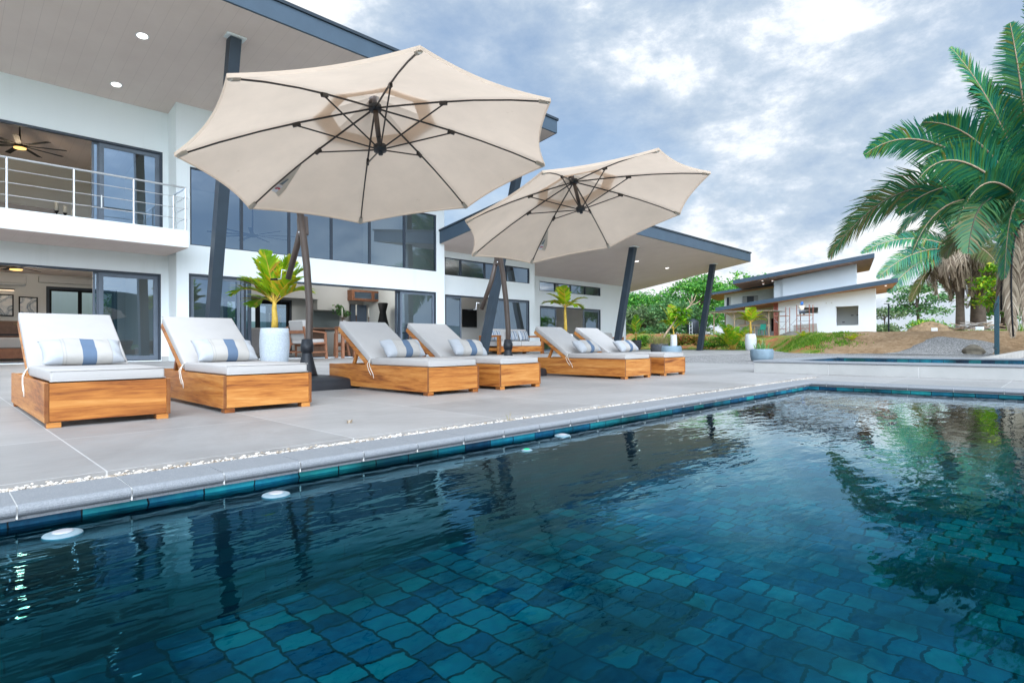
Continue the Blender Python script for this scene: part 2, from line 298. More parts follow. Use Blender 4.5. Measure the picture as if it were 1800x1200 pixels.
def leaf(name, stops, trans=0.3, rough=0.45):
    m, t, o = newmat(name); g = nd(t, 'ShaderNodeNewGeometry')
    c = ramp(t, g.outputs['Random Per Island'], stops)
    b = nd(t, 'ShaderNodeBsdfPrincipled'); b.inputs['Roughness'].default_value = rough; b.inputs['Specular IOR Level'].default_value = 0.35
    t.links.new(c, b.inputs['Base Color']); tl = nd(t, 'ShaderNodeBsdfTranslucent'); t.links.new(c, tl.inputs[0])
    mx = nd(t, 'ShaderNodeMixShader'); mx.inputs[0].default_value = trans
    t.links.new(b.outputs[0], mx.inputs[1]); t.links.new(tl.outputs[0], mx.inputs[2]); t.links.new(mx.outputs[0], o.inputs[0])
leaf('leaf_palm', [(0, (0.016, 0.17, 0.14)), (0.5, (0.045, 0.25, 0.115)), (0.8, (0.13, 0.34, 0.085)), (0.97, (0.16, 0.20, 0.04)), (1, (0.30, 0.17, 0.04))], 0.25, 0.35)
leaf('leaf_palm_mix', [(0, (0.03, 0.17, 0.10)), (0.5, (0.07, 0.25, 0.09)), (0.75, (0.20, 0.23, 0.08)), (1, (0.30, 0.23, 0.12))], 0.25)
leaf('leaf_palm_brown', [(0, (0.10, 0.12, 0.05)), (0.45, (0.20, 0.19, 0.07)), (0.75, (0.08, 0.18, 0.055)), (1, (0.30, 0.23, 0.11))], 0.25)
leaf('leaf_dead', [(0, (0.14, 0.10, 0.07)), (0.5, (0.33, 0.26, 0.185)), (1, (0.55, 0.46, 0.35))], 0.15, 0.8)
leaf('leaf_yellow', [(0, (0.16, 0.36, 0.012)), (0.4, (0.30, 0.50, 0.015)), (0.75, (0.52, 0.58, 0.02)), (0.94, (0.74, 0.58, 0.03)), (1, (0.50, 0.26, 0.04))], 0.45)
leaf('leaf_green', [(0, (0.086, 0.287, 0.017)), (0.6, (0.201, 0.475, 0.022)), (0.9, (0.475, 0.632, 0.029)), (1, (0.780, 0.604, 0.043))], 0.4)
leaf('leaf_tree', [(0, (0.040, 0.189, 0.035)), (0.5, (0.096, 0.339, 0.056)), (0.85, (0.189, 0.504, 0.070)), (1, (0.352, 0.630, 0.088))], 0.3)
leaf('leaf_tree_dull', [(0, (0.051, 0.156, 0.060)), (0.5, (0.114, 0.289, 0.100)), (1, (0.252, 0.416, 0.151))], 0.3)
leaf('leaf_tree_pale', [(0, (0.078, 0.155, 0.078)), (0.6, (0.171, 0.264, 0.109)), (1, (0.310, 0.372, 0.186))], 0.3)
leaf('leaf_bright', [(0, (0.110, 0.330, 0.009)), (0.6, (0.242, 0.506, 0.011)), (1, (0.418, 0.638, 0.022))], 0.45)
leaf('leaf_croton', [(0, (0.062, 0.163, 0.019)), (0.4, (0.275, 0.300, 0.025)), (0.62, (0.525, 0.250, 0.062)), (0.8, (0.525, 0.100, 0.075)), (1, (0.150, 0.275, 0.025))], 0.3)
leaf('leaf_shrub', [(0, (0.044, 0.181, 0.030)), (0.55, (0.110, 0.362, 0.036)), (0.85, (0.339, 0.630, 0.049)), (1, (0.780, 0.780, 0.071))], 0.3)
leaf('grass', [(0, (0.065, 0.195, 0.016)), (0.5, (0.130, 0.312, 0.019)), (1, (0.312, 0.416, 0.052))], 0.35)
leaf('dry_grass', [(0, (0.22, 0.25, 0.06)), (0.5, (0.36, 0.34, 0.13)), (1, (0.46, 0.36, 0.20))], 0.35)
leaf('aloe', [(0, (0.10, 0.26, 0.06)), (0.6, (0.18, 0.36, 0.10)), (1, (0.38, 0.48, 0.28))], 0.2)

def emit(name, col, s):
    m, t, o = newmat(name); e = nd(t, 'ShaderNodeEmission'); e.inputs[0].default_value = (*col, 1); e.inputs[1].default_value = s
    t.links.new(e.outputs[0], o.inputs[0])
emit('lamp_white', (1, 0.98, 0.94), 2.2); emit('lamp_warm', (1, 0.55, 0.16), 1.6); emit('lamp_green', (0.02, 0.75, 0.30), 1.0); emit('lamp_strip', (1, 0.74, 0.5), 0.9)

def ground_mat():
    m, t, o = newmat('ground'); b = bsdf(t, o, 0.95, 0.1); v = coord(t)
    k = noise(t, v, 0.11, 7, 0.65); f = noise(t, v, 3.0, 5, 0.7)
    kk = mth(t, 'ADD', mth(t, 'MULTIPLY', k, 0.7), mth(t, 'MULTIPLY', f, 0.3))
    t.links.new(ramp(t, kk, [(0.35, (0.055, 0.115, 0.022)), (0.5, (0.095, 0.15, 0.035)), (0.62, (0.20, 0.16, 0.075))]), b.inputs['Base Color']); bump(t, b, f, 0.6, 0.05)
ground_mat()
def bank_mat():
    m, t, o = newmat('bank'); b = bsdf(t, o, 0.95, 0.1); v = coord(t)
    s = nd(t, 'ShaderNodeSeparateXYZ'); t.links.new(v, s.inputs[0])
    n = noise(t, v, 0.55, 6, 0.65); f = noise(t, v, 5.0, 5, 0.75)
    dirt = ramp(t, mth(t, 'ADD', mth(t, 'MULTIPLY', n, 0.45), mth(t, 'MULTIPLY', f, 0.55)), [(0.34, (0.17, 0.105, 0.055)), (0.5, (0.34, 0.225, 0.13)), (0.66, (0.48, 0.34, 0.215))])
    red = ramp(t, f, [(0.35, (0.26, 0.10, 0.04)), (0.65, (0.46, 0.21, 0.10))])
    gr = ramp(t, f, [(0.35, (0.12, 0.19, 0.03)), (0.6, (0.26, 0.30, 0.07))])
    left = mth(t, 'MULTIPLY', mth(t, 'SUBTRACT', mth(t, 'ADD', s.outputs[1], mth(t, 'MULTIPLY', n, 1.4)), 9.9), 1.6, clamp=True)
    m1 = nd(t, 'ShaderNodeMixRGB'); t.links.new(left, m1.inputs[0]); t.links.new(dirt, m1.inputs[1]); t.links.new(red, m1.inputs[2])
    gsel = mth(t, 'MULTIPLY', left, mth(t, 'MULTIPLY', mth(t, 'SUBTRACT', noise(t, v, 0.9, 5, 0.6), 0.43), 9.0, clamp=True))
    m2 = nd(t, 'ShaderNodeMixRGB'); t.links.new(gsel, m2.inputs[0]); t.links.new(m1.outputs[0], m2.inputs[1]); t.links.new(gr, m2.inputs[2])
    t.links.new(m2.outputs[0], b.inputs['Base Color']); bump(t, b, f, 0.8, 0.08)
bank_mat()

# ------------------------------------------------------------------ mesh helpers
class MB:
    def __init__(s): s.v = []; s.f = []
    def add(s, vs, fs):
        n = len(s.v); s.v += [tuple(p) for p in vs]; s.f += [tuple(i+n for i in f) for f in fs]; return s
    def box(s, x0, x1, y0, y1, z0, z1):
        return s.add([(x0,y0,z0),(x1,y0,z0),(x1,y1,z0),(x0,y1,z0),(x0,y0,z1),(x1,y0,z1),(x1,y1,z1),(x0,y1,z1)],
                     [(0,3,2,1),(4,5,6,7),(0,1,5,4),(1,2,6,5),(2,3,7,6),(3,0,4,7)])
    def prism(s, poly, axis, a0, a1):     # poly in the other two axes (order xyz minus axis)
        n = len(poly); o = [i for i in range(3) if i != axis]; vs = []
        for a in (a0, a1):
            for p in poly:
                q = [0, 0, 0]; q[axis] = a; q[o[0]] = p[0]; q[o[1]] = p[1]; vs.append(q)
        return s.add(vs, [tuple(range(n-1, -1, -1)), tuple(range(n, 2*n))] + [(i, (i+1) % n, n+(i+1) % n, n+i) for i in range(n)])
    def beam(s, a, b, w_, h_, upv=(0, 0, 1)):   # rectangular bar from a to b
        a, b = Vector(a), Vector(b); d = (b-a).normalized(); u = Vector(upv)
        sd_ = d.cross(u)
        if sd_.length < 1e-4: sd_ = d.cross(Vector((0, 1, 0)))
        sd_.normalize(); u = sd_.cross(d); vs = []
        for p in (a, b):
            for i, j in ((-1,-1),(1,-1),(1,1),(-1,1)): vs.append(p + sd_*(i*w_/2) + u*(j*h_/2))
        return s.add(vs, [(3,2,1,0),(4,5,6,7),(0,1,5,4),(1,2,6,5),(2,3,7,6),(3,0,4,7)])
    def tube(s, pts, r, seg=8, cap=True):
        pts = [Vector(p) for p in pts]; n = len(pts); rs = r if isinstance(r, (list, tuple)) else [r]*n
        vs = []; prev = None
        for i, p in enumerate(pts):
            d = (pts[min(i+1, n-1)] - pts[max(i-1, 0)]).normalized()
            if prev is None:
                prev = d.cross(Vector((0, 0, 1)))
                if prev.length < 1e-3: prev = d.cross(Vector((1, 0, 0)))
            e1 = (prev - d*prev.dot(d)).normalized(); prev = e1; e2 = d.cross(e1)
            for k in range(seg):
                a = 2*math.pi*k/seg; vs.append(p + (e1*math.cos(a) + e2*math.sin(a))*rs[i])
        fs = [(i*seg+k, i*seg+(k+1) % seg, (i+1)*seg+(k+1) % seg, (i+1)*seg+k) for i in range(n-1) for k in range(seg)]
        if cap: fs += [tuple(range(seg-1, -1, -1)), tuple(range((n-1)*seg, n*seg))]
        return s.add(vs, fs)
    def lathe(s, prof, c=(0, 0, 0), seg=28, jit=0.0):
        vs = []; n = len(prof)
        for (r, z) in prof:
            for k in range(seg):
                a = 2*math.pi*k/seg; rr = r*(1+(random.uniform(-jit, jit) if jit else 0)); vs.append((c[0]+rr*math.cos(a), c[1]+rr*math.sin(a), c[2]+z))
        fs = [(i*seg+k, i*seg+(k+1) % seg, (i+1)*seg+(k+1) % seg, (i+1)*seg+k) for i in range(n-1) for k in range(seg)]
        fs += [tuple(range(seg-1, -1, -1)), tuple(range((n-1)*seg, n*seg))]
        return s.add(vs, fs)
    def quad(s, a, b, c, d): return s.add([a, b, c, d], [(0, 1, 2, 3)])
    def build(s, name, mat, parent=None, smooth=False, bevel=0.0, seg=2):
        me = bpy.data.meshes.new(name); me.from_pydata(s.v, [], s.f); me.update()
        o = bpy.data.objects.new(name, me); COL.objects.link(o)
        me.materials.append(MATS[mat])
        if smooth: me.polygons.foreach_set('use_smooth', [True]*len(me.polygons))
        if parent is not None: o.parent = parent
        if bevel:
            b = o.modifiers.new('bevel', 'BEVEL'); b.width = bevel; b.segments = seg; b.limit_method = 'ANGLE'; b.angle_limit = R(35)
        return o
def npmesh(name, V, F, mat, parent=None, smooth=False):
    V = np.asarray(V, dtype=np.float32); F = np.asarray(F, dtype=np.int32); me = bpy.data.meshes.new(name)
    me.vertices.add(len(V)); me.vertices.foreach_set('co', V.ravel())
    me.loops.add(F.size); me.loops.foreach_set('vertex_index', F.ravel()); k = F.shape[1]
    me.polygons.add(len(F)); me.polygons.foreach_set('loop_start', np.arange(len(F), dtype=np.int32)*k)
    me.update(calc_edges=True); me.validate()
    o = bpy.data.objects.new(name, me); COL.objects.link(o); me.materials.append(MATS[mat])
    if smooth: me.polygons.foreach_set('use_smooth', [True]*len(F))
    if parent is not None: o.parent = parent
    return o
def tag(o, label, cat, group=None, kind=None):
    if kind: o['kind'] = kind
    o['label'] = label; o['category'] = cat
    if group: o['group'] = group
    return o
def struct(o, kind='structure'): o['kind'] = kind; return o
def thing(name, loc, label, cat, group=None, rz=0.0):
    o = bpy.data.objects.new(name, None); COL.objects.link(o); o.location = loc; o.rotation_euler = (0, 0, rz); o.empty_display_size = 0.2
    return tag(o, label, cat, group)
def copy_thing(o, loc, rz, label):
    def cp(src, par):
        c = src.copy(); COL.objects.link(c)
        if par is not None:
            mpi = src.matrix_parent_inverse.copy(); c.parent = par; c.matrix_parent_inverse = mpi
        for ch in list(src.children): cp(ch, c)
        return c
    r = cp(o, None); r.location = loc; r.rotation_euler = (0, 0, rz); r['label'] = label; return r

# ------------------------------------------------------------------ ground, deck, pool, spa
PX0, PX1, PY0, PY1, WZ, FZ = -4.5, 8.62, -4.5, 2.66, -0.085, -0.64    # pool basin
def ring(mb, X0, X1, Y0, Y1, x0, x1, y0, y1, z):
    mb.quad((X0,Y0,z),(X1,Y0,z),(X1,y0,z),(X0,y0,z)); mb.quad((X0,y1,z),(X1,y1,z),(X1,Y1,z),(X0,Y1,z))
    mb.quad((X0,y0,z),(x0,y0,z),(x0,y1,z),(X0,y1,z)); mb.quad((x1,y0,z),(X1,y0,z),(X1,y1,z),(x1,y1,z))
mb = MB(); ring(mb, -900, 1500, -900, 1500, -4.7, 15.0, -4.7, 2.86, -0.08)
struct(mb.build('ground', 'ground'))
mb = MB(); mb.box(-12, 14.65, 3.02, 24.0, -0.06, 0.0); mb.box(14.65, 40.8, 11.8, 24.0, -0.06, 0.0); mb.box(24.45, 40.8, 24.0, 31, -0.06, 0.0)
mb.box(8.92, 10.62, -6, 2.87, -0.06, 0.0); mb.box(9.98, 14.65, 2.87, 3.02, -0.06, 0.0); mb.box(-12, -4.8, -9, 3.02, -0.06, 0.0); mb.box(-4.8, 8.92, -9, -4.8, -0.06, 0.0)
struct(mb.build('pool_deck', 'deck'))
mb = MB(); mb.box(14.66, 46, -14, 11.79, -0.07, -0.02); struct(mb.build('gravel_bed', 'gravel'))
# coping slabs with bull nose and light mortar joints
mb = MB(); mj = MB()
def nose(poly_axis, a0, a1, inner, outer, sgn):
    prof = [(outer, -0.058), (outer, 0.0), (inner+sgn*0.022, 0.0)] + [(inner+sgn*(0.022-0.022*math.sin(k*math.pi/8)), -0.022+0.022*math.cos(k*math.pi/8)) for k in range(1, 9)] + [(inner+sgn*0.022, -0.056)]
    mb.prism(prof, poly_axis, a0, a1)
x = -4.85
while x < 8.5:
    x1 = min(x+0.338, 8.56); nose(0, x+0.0025, x1-0.0025, 2.60, 2.87, 1); mj.prism([(2.605, -0.05), (2.869, -0.05), (2.869, -0.0025), (2.612, -0.0035)], 0, x1-0.0027, x1+0.0027) if x1 < 8.5 else None
    x = x1
y = 2.87
while y > -4.5:
    y1 = y-0.46; nose(1, y1+0.002, y-0.002, 8.56, 8.92, 1); mj.prism([(8.565, -0.05), (8.919, -0.05), (8.919, -0.0025), (8.572, -0.0035)], 1, y1-0.0022, y1+0.0022); y = y1
nose(1, -4.5, 2.6, -4.54, -4.8, -1); nose(0, -4.8, 8.92, -4.44, -4.8, -1)
struct(mb.build('pool_coping', 'granite')); struct(mj.build('coping_joint', 'mortar'))
mb = MB(); mb.box(-4.85, 9.98, 2.87, 3.02, -0.07, -0.035); struct(mb.build('drain_channel', 'sand'))
P = []; F = []
ico = np.array([(0,0,1),(.894,0,.447),(.276,.851,.447),(-.724,.526,.447),(-.724,-.526,.447),(.276,-.851,.447),(.724,.526,-.447),(-.276,.851,-.447),(-.894,0,-.447),(-.276,-.851,-.447),(.724,-.526,-.447),(0,0,-1)])
icf = np.array([(0,1,2),(0,2,3),(0,3,4),(0,4,5),(0,5,1),(1,6,2),(2,7,3),(3,8,4),(4,9,5),(5,10,1),(6,7,2),(7,8,3),(8,9,4),(9,10,5),(10,6,1),(11,7,6),(11,8,7),(11,9,8),(11,10,9),(11,6,10)])
for i in range(7000):
    xx = -0.8+10.7*rng.random()**1.7; yy = 2.874+0.058*rng.random()+0.07*rng.random()**4; s_ = rng.uniform(0.0045, 0.0105)
    P.append(ico*rng.uniform(0.6, 1.2, (1, 3))*s_*np.array([1.25, 1, .7]) + (xx, yy, -0.024+0.022*rng.random())); F.append(icf+12*i)
struct(npmesh('pebbles', np.vstack(P), np.vstack(F), 'pebble'), 'stuff')
# basin
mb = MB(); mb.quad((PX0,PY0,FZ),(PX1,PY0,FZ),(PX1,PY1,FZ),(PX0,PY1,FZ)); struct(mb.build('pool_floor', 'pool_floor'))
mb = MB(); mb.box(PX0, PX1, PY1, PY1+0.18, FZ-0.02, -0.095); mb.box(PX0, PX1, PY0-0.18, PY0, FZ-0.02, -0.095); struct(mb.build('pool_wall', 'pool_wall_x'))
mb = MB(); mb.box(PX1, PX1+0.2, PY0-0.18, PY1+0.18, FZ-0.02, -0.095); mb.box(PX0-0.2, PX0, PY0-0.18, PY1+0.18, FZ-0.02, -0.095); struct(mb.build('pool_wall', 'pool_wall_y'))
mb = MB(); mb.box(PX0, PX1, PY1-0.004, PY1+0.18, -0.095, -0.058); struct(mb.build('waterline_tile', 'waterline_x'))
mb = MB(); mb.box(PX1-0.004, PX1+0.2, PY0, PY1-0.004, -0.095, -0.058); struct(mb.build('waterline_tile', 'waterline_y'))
mb = MB(); mb.quad((PX0,PY0,WZ),(PX1-0.004,PY0,WZ),(PX1-0.004,PY1-0.004,WZ),(PX0,PY1-0.004,WZ)); struct(mb.build('pool_water', 'water'))
for i, (px, py, mt, lb) in enumerate([(0.323, 2.437, 'white_plastic', 'round white pool light on the water by the near left coping'), (1.036, 2.414, 'white_plastic', 'round white pool light on the water with yellowish glow below, second from left'),
        (3.067, 2.52, 'white_plastic', 'small white pool light farthest along the coping edge'), (2.502, 2.33, 'lamp_green', 'pool light glowing green on the dark water')]):
    t = thing('pool_light', (px, py, WZ-0.003), lb, 'pool light', 'lights floating along the pool edge')
    MB().lathe([(0.054, -0.012), (0.058, 0.0), (0.054, 0.006), (0.042, 0.010), (0.030, 0.011)], seg=32).build('float_ring', 'pot_blue2', t, True)
    MB().lathe([(0.030, 0.0), (0.030, 0.012), (0.024, 0.0145), (0.012, 0.0150)], seg=24).build('lens', mt if mt == 'lamp_green' else 'galv', t, True)
    if mt == 'lamp_green': t.scale = (0.6, 0.6, 0.8)
# spa: raised plunge tub
t = thing('raised_spa', (10.62, 0, 0), 'low raised spa basin clad in grey stone slabs behind the pool', 'spa')
SX0, SX1, SY0, SY1, SZ = 0.0, 4.2, -6.0, 4.2, 0.185
mb = MB(); y = SY1
while y > SY0:
    y1 = max(y-1.25, SY0); mb.box(SX0, SX0+0.12, y1+0.003, y-0.003, 0, SZ-0.004); y = y1
x = SX0+0.12
while x < SX1-0.01:
    x1 = min(x+1.2, SX1); mb.box(x+0.003, x1-0.003, SY1-0.12, SY1, 0, SZ-0.004); x = x1
mb.box(SX1-0.12, SX1, SY0, SY1-0.12, 0, SZ-0.004)
mb.build('side_panel', 'spa_stone', t, bevel=0.004)
mb = MB(); mb.box(SX0+0.004, SX0+0.119, SY0+0.01, SY1-0.004, 0, SZ-0.008); mb.build('grout', 'mortar', t)
mb = MB()
for a in ((SX0-0.015, SX0+0.36, SY0, SY1+0.015), (SX1-0.36, SX1+0.015, SY0, SY1+0.015), (SX0+0.36, SX1-0.36, SY1-0.36, SY1+0.015)): mb.box(*a, SZ, SZ+0.035)
mb.build('coping', 'granite', t, bevel=0.012, seg=3)
mb = MB(); mb.quad((0.2, SY0, 0.05), (4.0, SY0, 0.05), (4.0, 4.0, 0.05), (0.2, 4.0, 0.05)); mb.build('basin', 'pool_floor', t)
mb = MB(); mb.box(SX1-0.40, SX1-0.125, SY0, SY1-0.13, 0.06, SZ-0.002); mb.box(0.125, SX1-0.41, SY1-0.40, SY1-0.125, 0.06, SZ-0.002); mb.build('tile_band', 'spa_tile', t)
mb = MB(); mb.quad((0.13, SY0, 0.135), (SX1-0.41, SY0, 0.135), (SX1-0.41, SY1-0.41, 0.135), (0.13, SY1-0.41, 0.135)); mb.build('spa_water', 'water', t)
mb = MB()
for (bx, by) in ((0.9, 3.05), (1.0, 0.9), (0.7, 2.0), (1.3, -0.6)):
    for k in range(7): 
        r_ = random.uniform(0.02, 0.05); mb.lathe([(r_, 0), (r_*0.9, 0.02), (r_*0.5, 0.045), (r_*0.1, 0.055)], (bx+random.uniform(-.09, .09), by+random.uniform(-.12, .12), 0.13), 10)
struct(mb.build('foam', 'white_plastic', t, True), 'stuff')
mb = MB(); mb.box(15.0, 30, 1.28, 1.46, -0.02, 0.2); tag(mb.build('low_wall', 'concrete', bevel=0.01), 'low pale concrete wall running away behind the spa at right', 'wall')

# bank and upper terrace
def bank_e(y):
    q = max(0.0, min(1.0, (y-9.5)/8.0)); q2 = max(0.0, min(1.0, (4.5-y)/3.0))
    return 31.3 + 0.45*math.sin(y*0.5) + 11.2*q*q*(3-2*q) + 1.8*q2*q2*(3-2*q2)
def bank_h(x, y):
    e = bank_e(y)
    tt = max(0.0, min(1.0, (x-e)/5.0)); s_ = tt*tt*(3-2*tt)
    z = -0.09 + s_*(1.12 + 0.09*math.sin(y*0.23+1) + 0.012*(y-5)) + (0.05*math.sin(x*1.7+y*0.9)*math.sin(y*1.3) if 0.02 < tt < 1 else 0)
    g = math.exp(-((y-8.4+0.35*(x-31))/0.55)**2)*0.22 if 0 < tt < 1 else 0
    return z - g*s_
xs = np.concatenate([np.arange(29.5, 50, 0.3), np.arange(50, 110, 4.0)]); ys = np.concatenate([np.arange(-90, -8, 6.0), np.arange(-8, 34, 0.4), np.arange(34, 120, 6.0)])
V = [(x, y, bank_h(x, y)) for x in xs for y in ys]; ny = len(ys)
F = [(i*ny+j, (i+1)*ny+j, (i+1)*ny+j+1, i*ny+j+1) for i in range(len(xs)-1) for j in range(ny-1)]
struct(npmesh('dirt_bank', V, F, 'bank', smooth=True))
# gravel ramp heaped over the bank
V = []; F = []; na, nb = 26, 26
for i in range(na):
    for j in range(nb):
        y_ = 7.6-0.5*i*0.4; x_ = 29.8+j*0.27
        edge = 30.6+4.6*min(1, max(0, (7.4-y_)/2.8)) + 0.25*math.sin(y_*2.7)
        k = max(0, min(1, (edge-x_)/0.8)); V.append((x_, y_, bank_h(x_, y_)+0.09*k+(0.03*k*math.sin(x_*2.1)*math.cos(y_*1.7)) - (0.12 if k <= 0 else 0)))
for i in range(na-1):
    for j in range(nb-1): F.append((i*nb+j, (i+1)*nb+j, (i+1)*nb+j+1, i*nb+j+1))
struct(npmesh('gravel_ramp', V, F, 'gravel', smooth=True))
# far hills
def hills(name, r0, a0, a1, hfun, mat):
    V = []; F = []; n = 120
    for i in range(n+1):
        a = R(a0+(a1-a0)*i/n)
        for k, (rr, hh) in enumerate(((0.9, 0.0), (0.96, 0.55), (1.0, 1.0), (1.15, 0.9), (1.5, -0.05))):
            V.append((r0*rr*math.cos(a), r0*rr*math.sin(a), -1+hh*hfun(a0+(a1-a0)*i/n)))
    for i in range(n):
        for k in range(4): F.append((i*5+k, (i+1)*5+k, (i+1)*5+k+1, i*5+k+1))
    struct(npmesh(name, V, F, mat, smooth=True))
plain('hill', (0.10, 0.16, 0.15), 0.95, 0.25, 0.03)
hills('hills', 900, -200, 150, lambda a: (7 if -10 < a < 60 else 26)+(4 if -10 < a < 60 else 12)*math.sin(R(a)*5+1)+3*math.sin(R(a)*13)+(70*math.exp(-((a+95)/22)**2)), 'hill')

# ------------------------------------------------------------------ the villa
villa = thing('villa', (0, 21, 0), 'large white villa with dark mono-pitch roofs, leaning steel posts and glass sliding doors', 'house')
VO = Vector((0, 21, 0))
def vb(mb, name, mat, parent=None, **kw):         # build in world coordinates, parent to the villa
    par = parent if parent is not None else villa
    o = mb.build(name, mat, par, **kw); o.matrix_parent_inverse = Matrix.Translation(-VO); return o
def vc(o, parent): o.parent = parent; o.matrix_parent_inverse = Matrix.Identity(4); return o
def wall_y(x0, x1, z0, z1, y, th, holes=()):
    mb = MB(); X = sorted({x0, x1, *[h[0] for h in holes], *[h[1] for h in holes]}); Z = sorted({z0, z1, *[h[2] for h in holes], *[h[3] for h in holes]})
    fill = {}
    for i in range(len(X)-1):
        for j in range(len(Z)-1):
            mx, mz = (X[i]+X[i+1])/2, (Z[j]+Z[j+1])/2
            fill[i, j] = not any(h[0] < mx < h[1] and h[2] < mz < h[3] for h in holes)
    for (i, j), f in fill.items():
        if not f: continue
        a, b, c, d = X[i], X[i+1], Z[j], Z[j+1]
        mb.quad((a,y,c),(b,y,c),(b,y,d),(a,y,d)); mb.quad((b,y+th,c),(a,y+th,c),(a,y+th,d),(b,y+th,d))
        if not fill.get((i-1, j)): mb.quad((a,y+th,c),(a,y,c),(a,y,d),(a,y+th,d))
        if not fill.get((i+1, j)): mb.quad((b,y,c),(b,y+th,c),(b,y+th,d),(b,y,d))
        if not fill.get((i, j-1)): mb.quad((a,y,c),(a,y+th,c),(b,y+th,c),(b,y,c))
        if not fill.get((i, j+1)): mb.quad((a,y,d),(b,y,d),(b,y+th,d),(a,y+th,d))
    return mb
SL = -0.15
zM = lambda y: 8.41 + SL*(y-22.0)
zP = lambda y: 5.08 + SL*(y-21.9)
HL, HM, H2, H3 = (-1.5, 5.56, 0.03, 2.93), (6.15, 16.55, 0.03, 2.93), (17.71, 23.8, 0.03, 2.95), (27.03, 33.52, 0.03, 2.91)
UL, UM, U2_, U3 = (-1.0, 5.62, 3.85, 7.05), (6.19, 16.57, 3.885, 6.50), (17.71, 23.81, 3.90, 4.76), (27.0, 33.51, 3.86, 4.455)
vb(wall_y(-6, 5.78, 0, zM(22)+0.02, 22.0, 0.25, (HL, UL)), 'wall', 'wall')
vb(wall_y(5.78, 17.04, 0, zM(21.1)+0.02, 21.1, 0.25, (HM, UM)), 'wall', 'wall')
vb(wall_y(17.04, 24.23, 0, zP(21.9)+0.02, 21.9, 0.25, (H2, U2_)), 'wall', 'wall')
vb(wall_y(24.23, 36.72, 0, zP(24)+0.02, 24.0, 0.25, (H3, U3)), 'wall', 'wall')
for a, b, y0_, y1_, zf_ in ((5.78, 5.93, 21.35, 28, zM), (16.89, 17.04, 21.35, 28.2, zM), (24.06, 24.23, 22.15, 30, zP), (36.5, 36.72, 24.25, 31, zP)):
    mb = MB(); mb.prism([(y0_, 0), (y1_, 0), (y1_, zf_(y1_)+0.02), (y0_, zf_(y0_)+0.02)], 0, a, b); vb(mb, 'wall', 'wall')
# plinth skirting
mb = MB()
for a, b, y in ((5.57, 5.78, 21.99), (5.78, 6.14, 21.09), (16.57, 17.04, 21.09), (17.04, 17.70, 21.89), (23.82, 24.23, 21.89), (24.24, 27.0, 23.99), (33.55, 36.72, 23.99)): mb.box(a, b, y-0.012, y+0.012, 0, 0.16)
vb(mb, 'skirting', 'spa_stone')
# roofs
def slab(poly, zf, th, lift=0.0):
    n = len(poly); mb = MB()
    vs = [(x, y, zf(y)+lift) for x, y in poly] + [(x, y, zf(y)+lift+th) for x, y in poly]
    mb.add(vs, [tuple(range(n-1, -1, -1)), tuple(range(n, 2*n))] + [(i, (i+1) % n, n+(i+1) % n, n+i) for i in range(n)]); return mb
rm = vb(slab([(-9, 15.52), (18.62, 15.52), (18.62, 29.2), (-9, 29.2)], zM, 0.52), 'roof', 'fascia')
mb = slab([(-9, 15.47), (18.67, 15.47), (18.67, 29.2), (-9, 29.2)], zM, 0.09, 0.525); vc(vb(mb, 'drip_edge', 'charcoal'), rm)
mb = slab([(-8.9, 15.58), (18.56, 15.58), (18.56, 29.1), (-8.9, 29.1)], zM, 0.006, -0.008); vc(vb(mb, 'soffit', 'soffit'), rm)
pp = [(16.74, 15.67), (39.2, 15.67), (39.2, 31), (17.05, 31), (17.05, 21.085), (16.74, 21.085)]
rp = vb(slab(pp, zP, 0.56), 'roof', 'fascia')
pp2 = [(16.69, 15.62), (39.25, 15.62), (39.25, 31), (17.05, 31), (17.05, 21.085), (16.69, 21.085)]
vc(vb(slab(pp2, zP, 0.08, 0.565), 'drip_edge', 'charcoal'), rp)
pp3 = [(16.8, 15.73), (39.14, 15.73), (39.14, 30.9), (17.06, 30.9), (17.06, 21.08), (16.8, 21.08)]
vc(vb(slab(pp3, zP, 0.006, -0.008), 'soffit', 'soffit'), rp)
def downlight(x, y, zf, par, r=0.13):
    z = zf(y)-0.010; mb = MB(); n = 20
    pts = [(x+r*math.cos(2*math.pi*k/n), y+r*math.sin(2*math.pi*k/n)) for k in range(n)]
    d = vb(slab(pts, zf, 0.004, -0.014), 'downlight', 'lamp_white', par); vc(d, par)
    q = [(x+(r+0.03)*math.cos(2*math.pi*k/n), y+(r+0.03)*math.sin(2*math.pi*k/n)) for k in range(n)]
    e = vb(slab(q, zf, 0.003, -0.0115), 'trim_ring', 'white_plastic', par); vc(e, par)
for (x, y) in ((4.15, 18.15), (4.11, 21.02)): downlight(x, y, zM, rm)
for (x, y) in ((34.3, 19.2), (30.3, 19.0)): downlight(x, y, zP, rp, 0.12)
# posts (leaning)
for (xb, xt, yt, zf) in ((5.93, 6.10, 16.9, zM), (17.05, 18.0, 16.9, zM), (27.25, 27.05, 17.2, zP), (37.4, 36.75, 17.2, zP), (17.3+0.0, 0, 0, None)):
    if zf is None: continue
    ztop = zf(yt)-0.01
    mb = MB(); mb.beam((xb, 18.5, 0), (xt, yt, ztop), 0.30, 0.34, (0, 1, 0)); p = vb(mb, 'post', 'charcoal', bevel=0.008)
    mb = MB(); mb.box(xt-0.26, xt+0.26, yt-0.24, yt+0.24, ztop-0.012, ztop+0.03); vc(vb(mb, 'top_plate', 'wall'), p)
    mb = MB(); mb.box(xb-0.24, xb+0.24, 18.5-0.24, 18.5+0.24, 0, 0.02); vc(vb(mb, 'foot_plate', 'charcoal'), p)
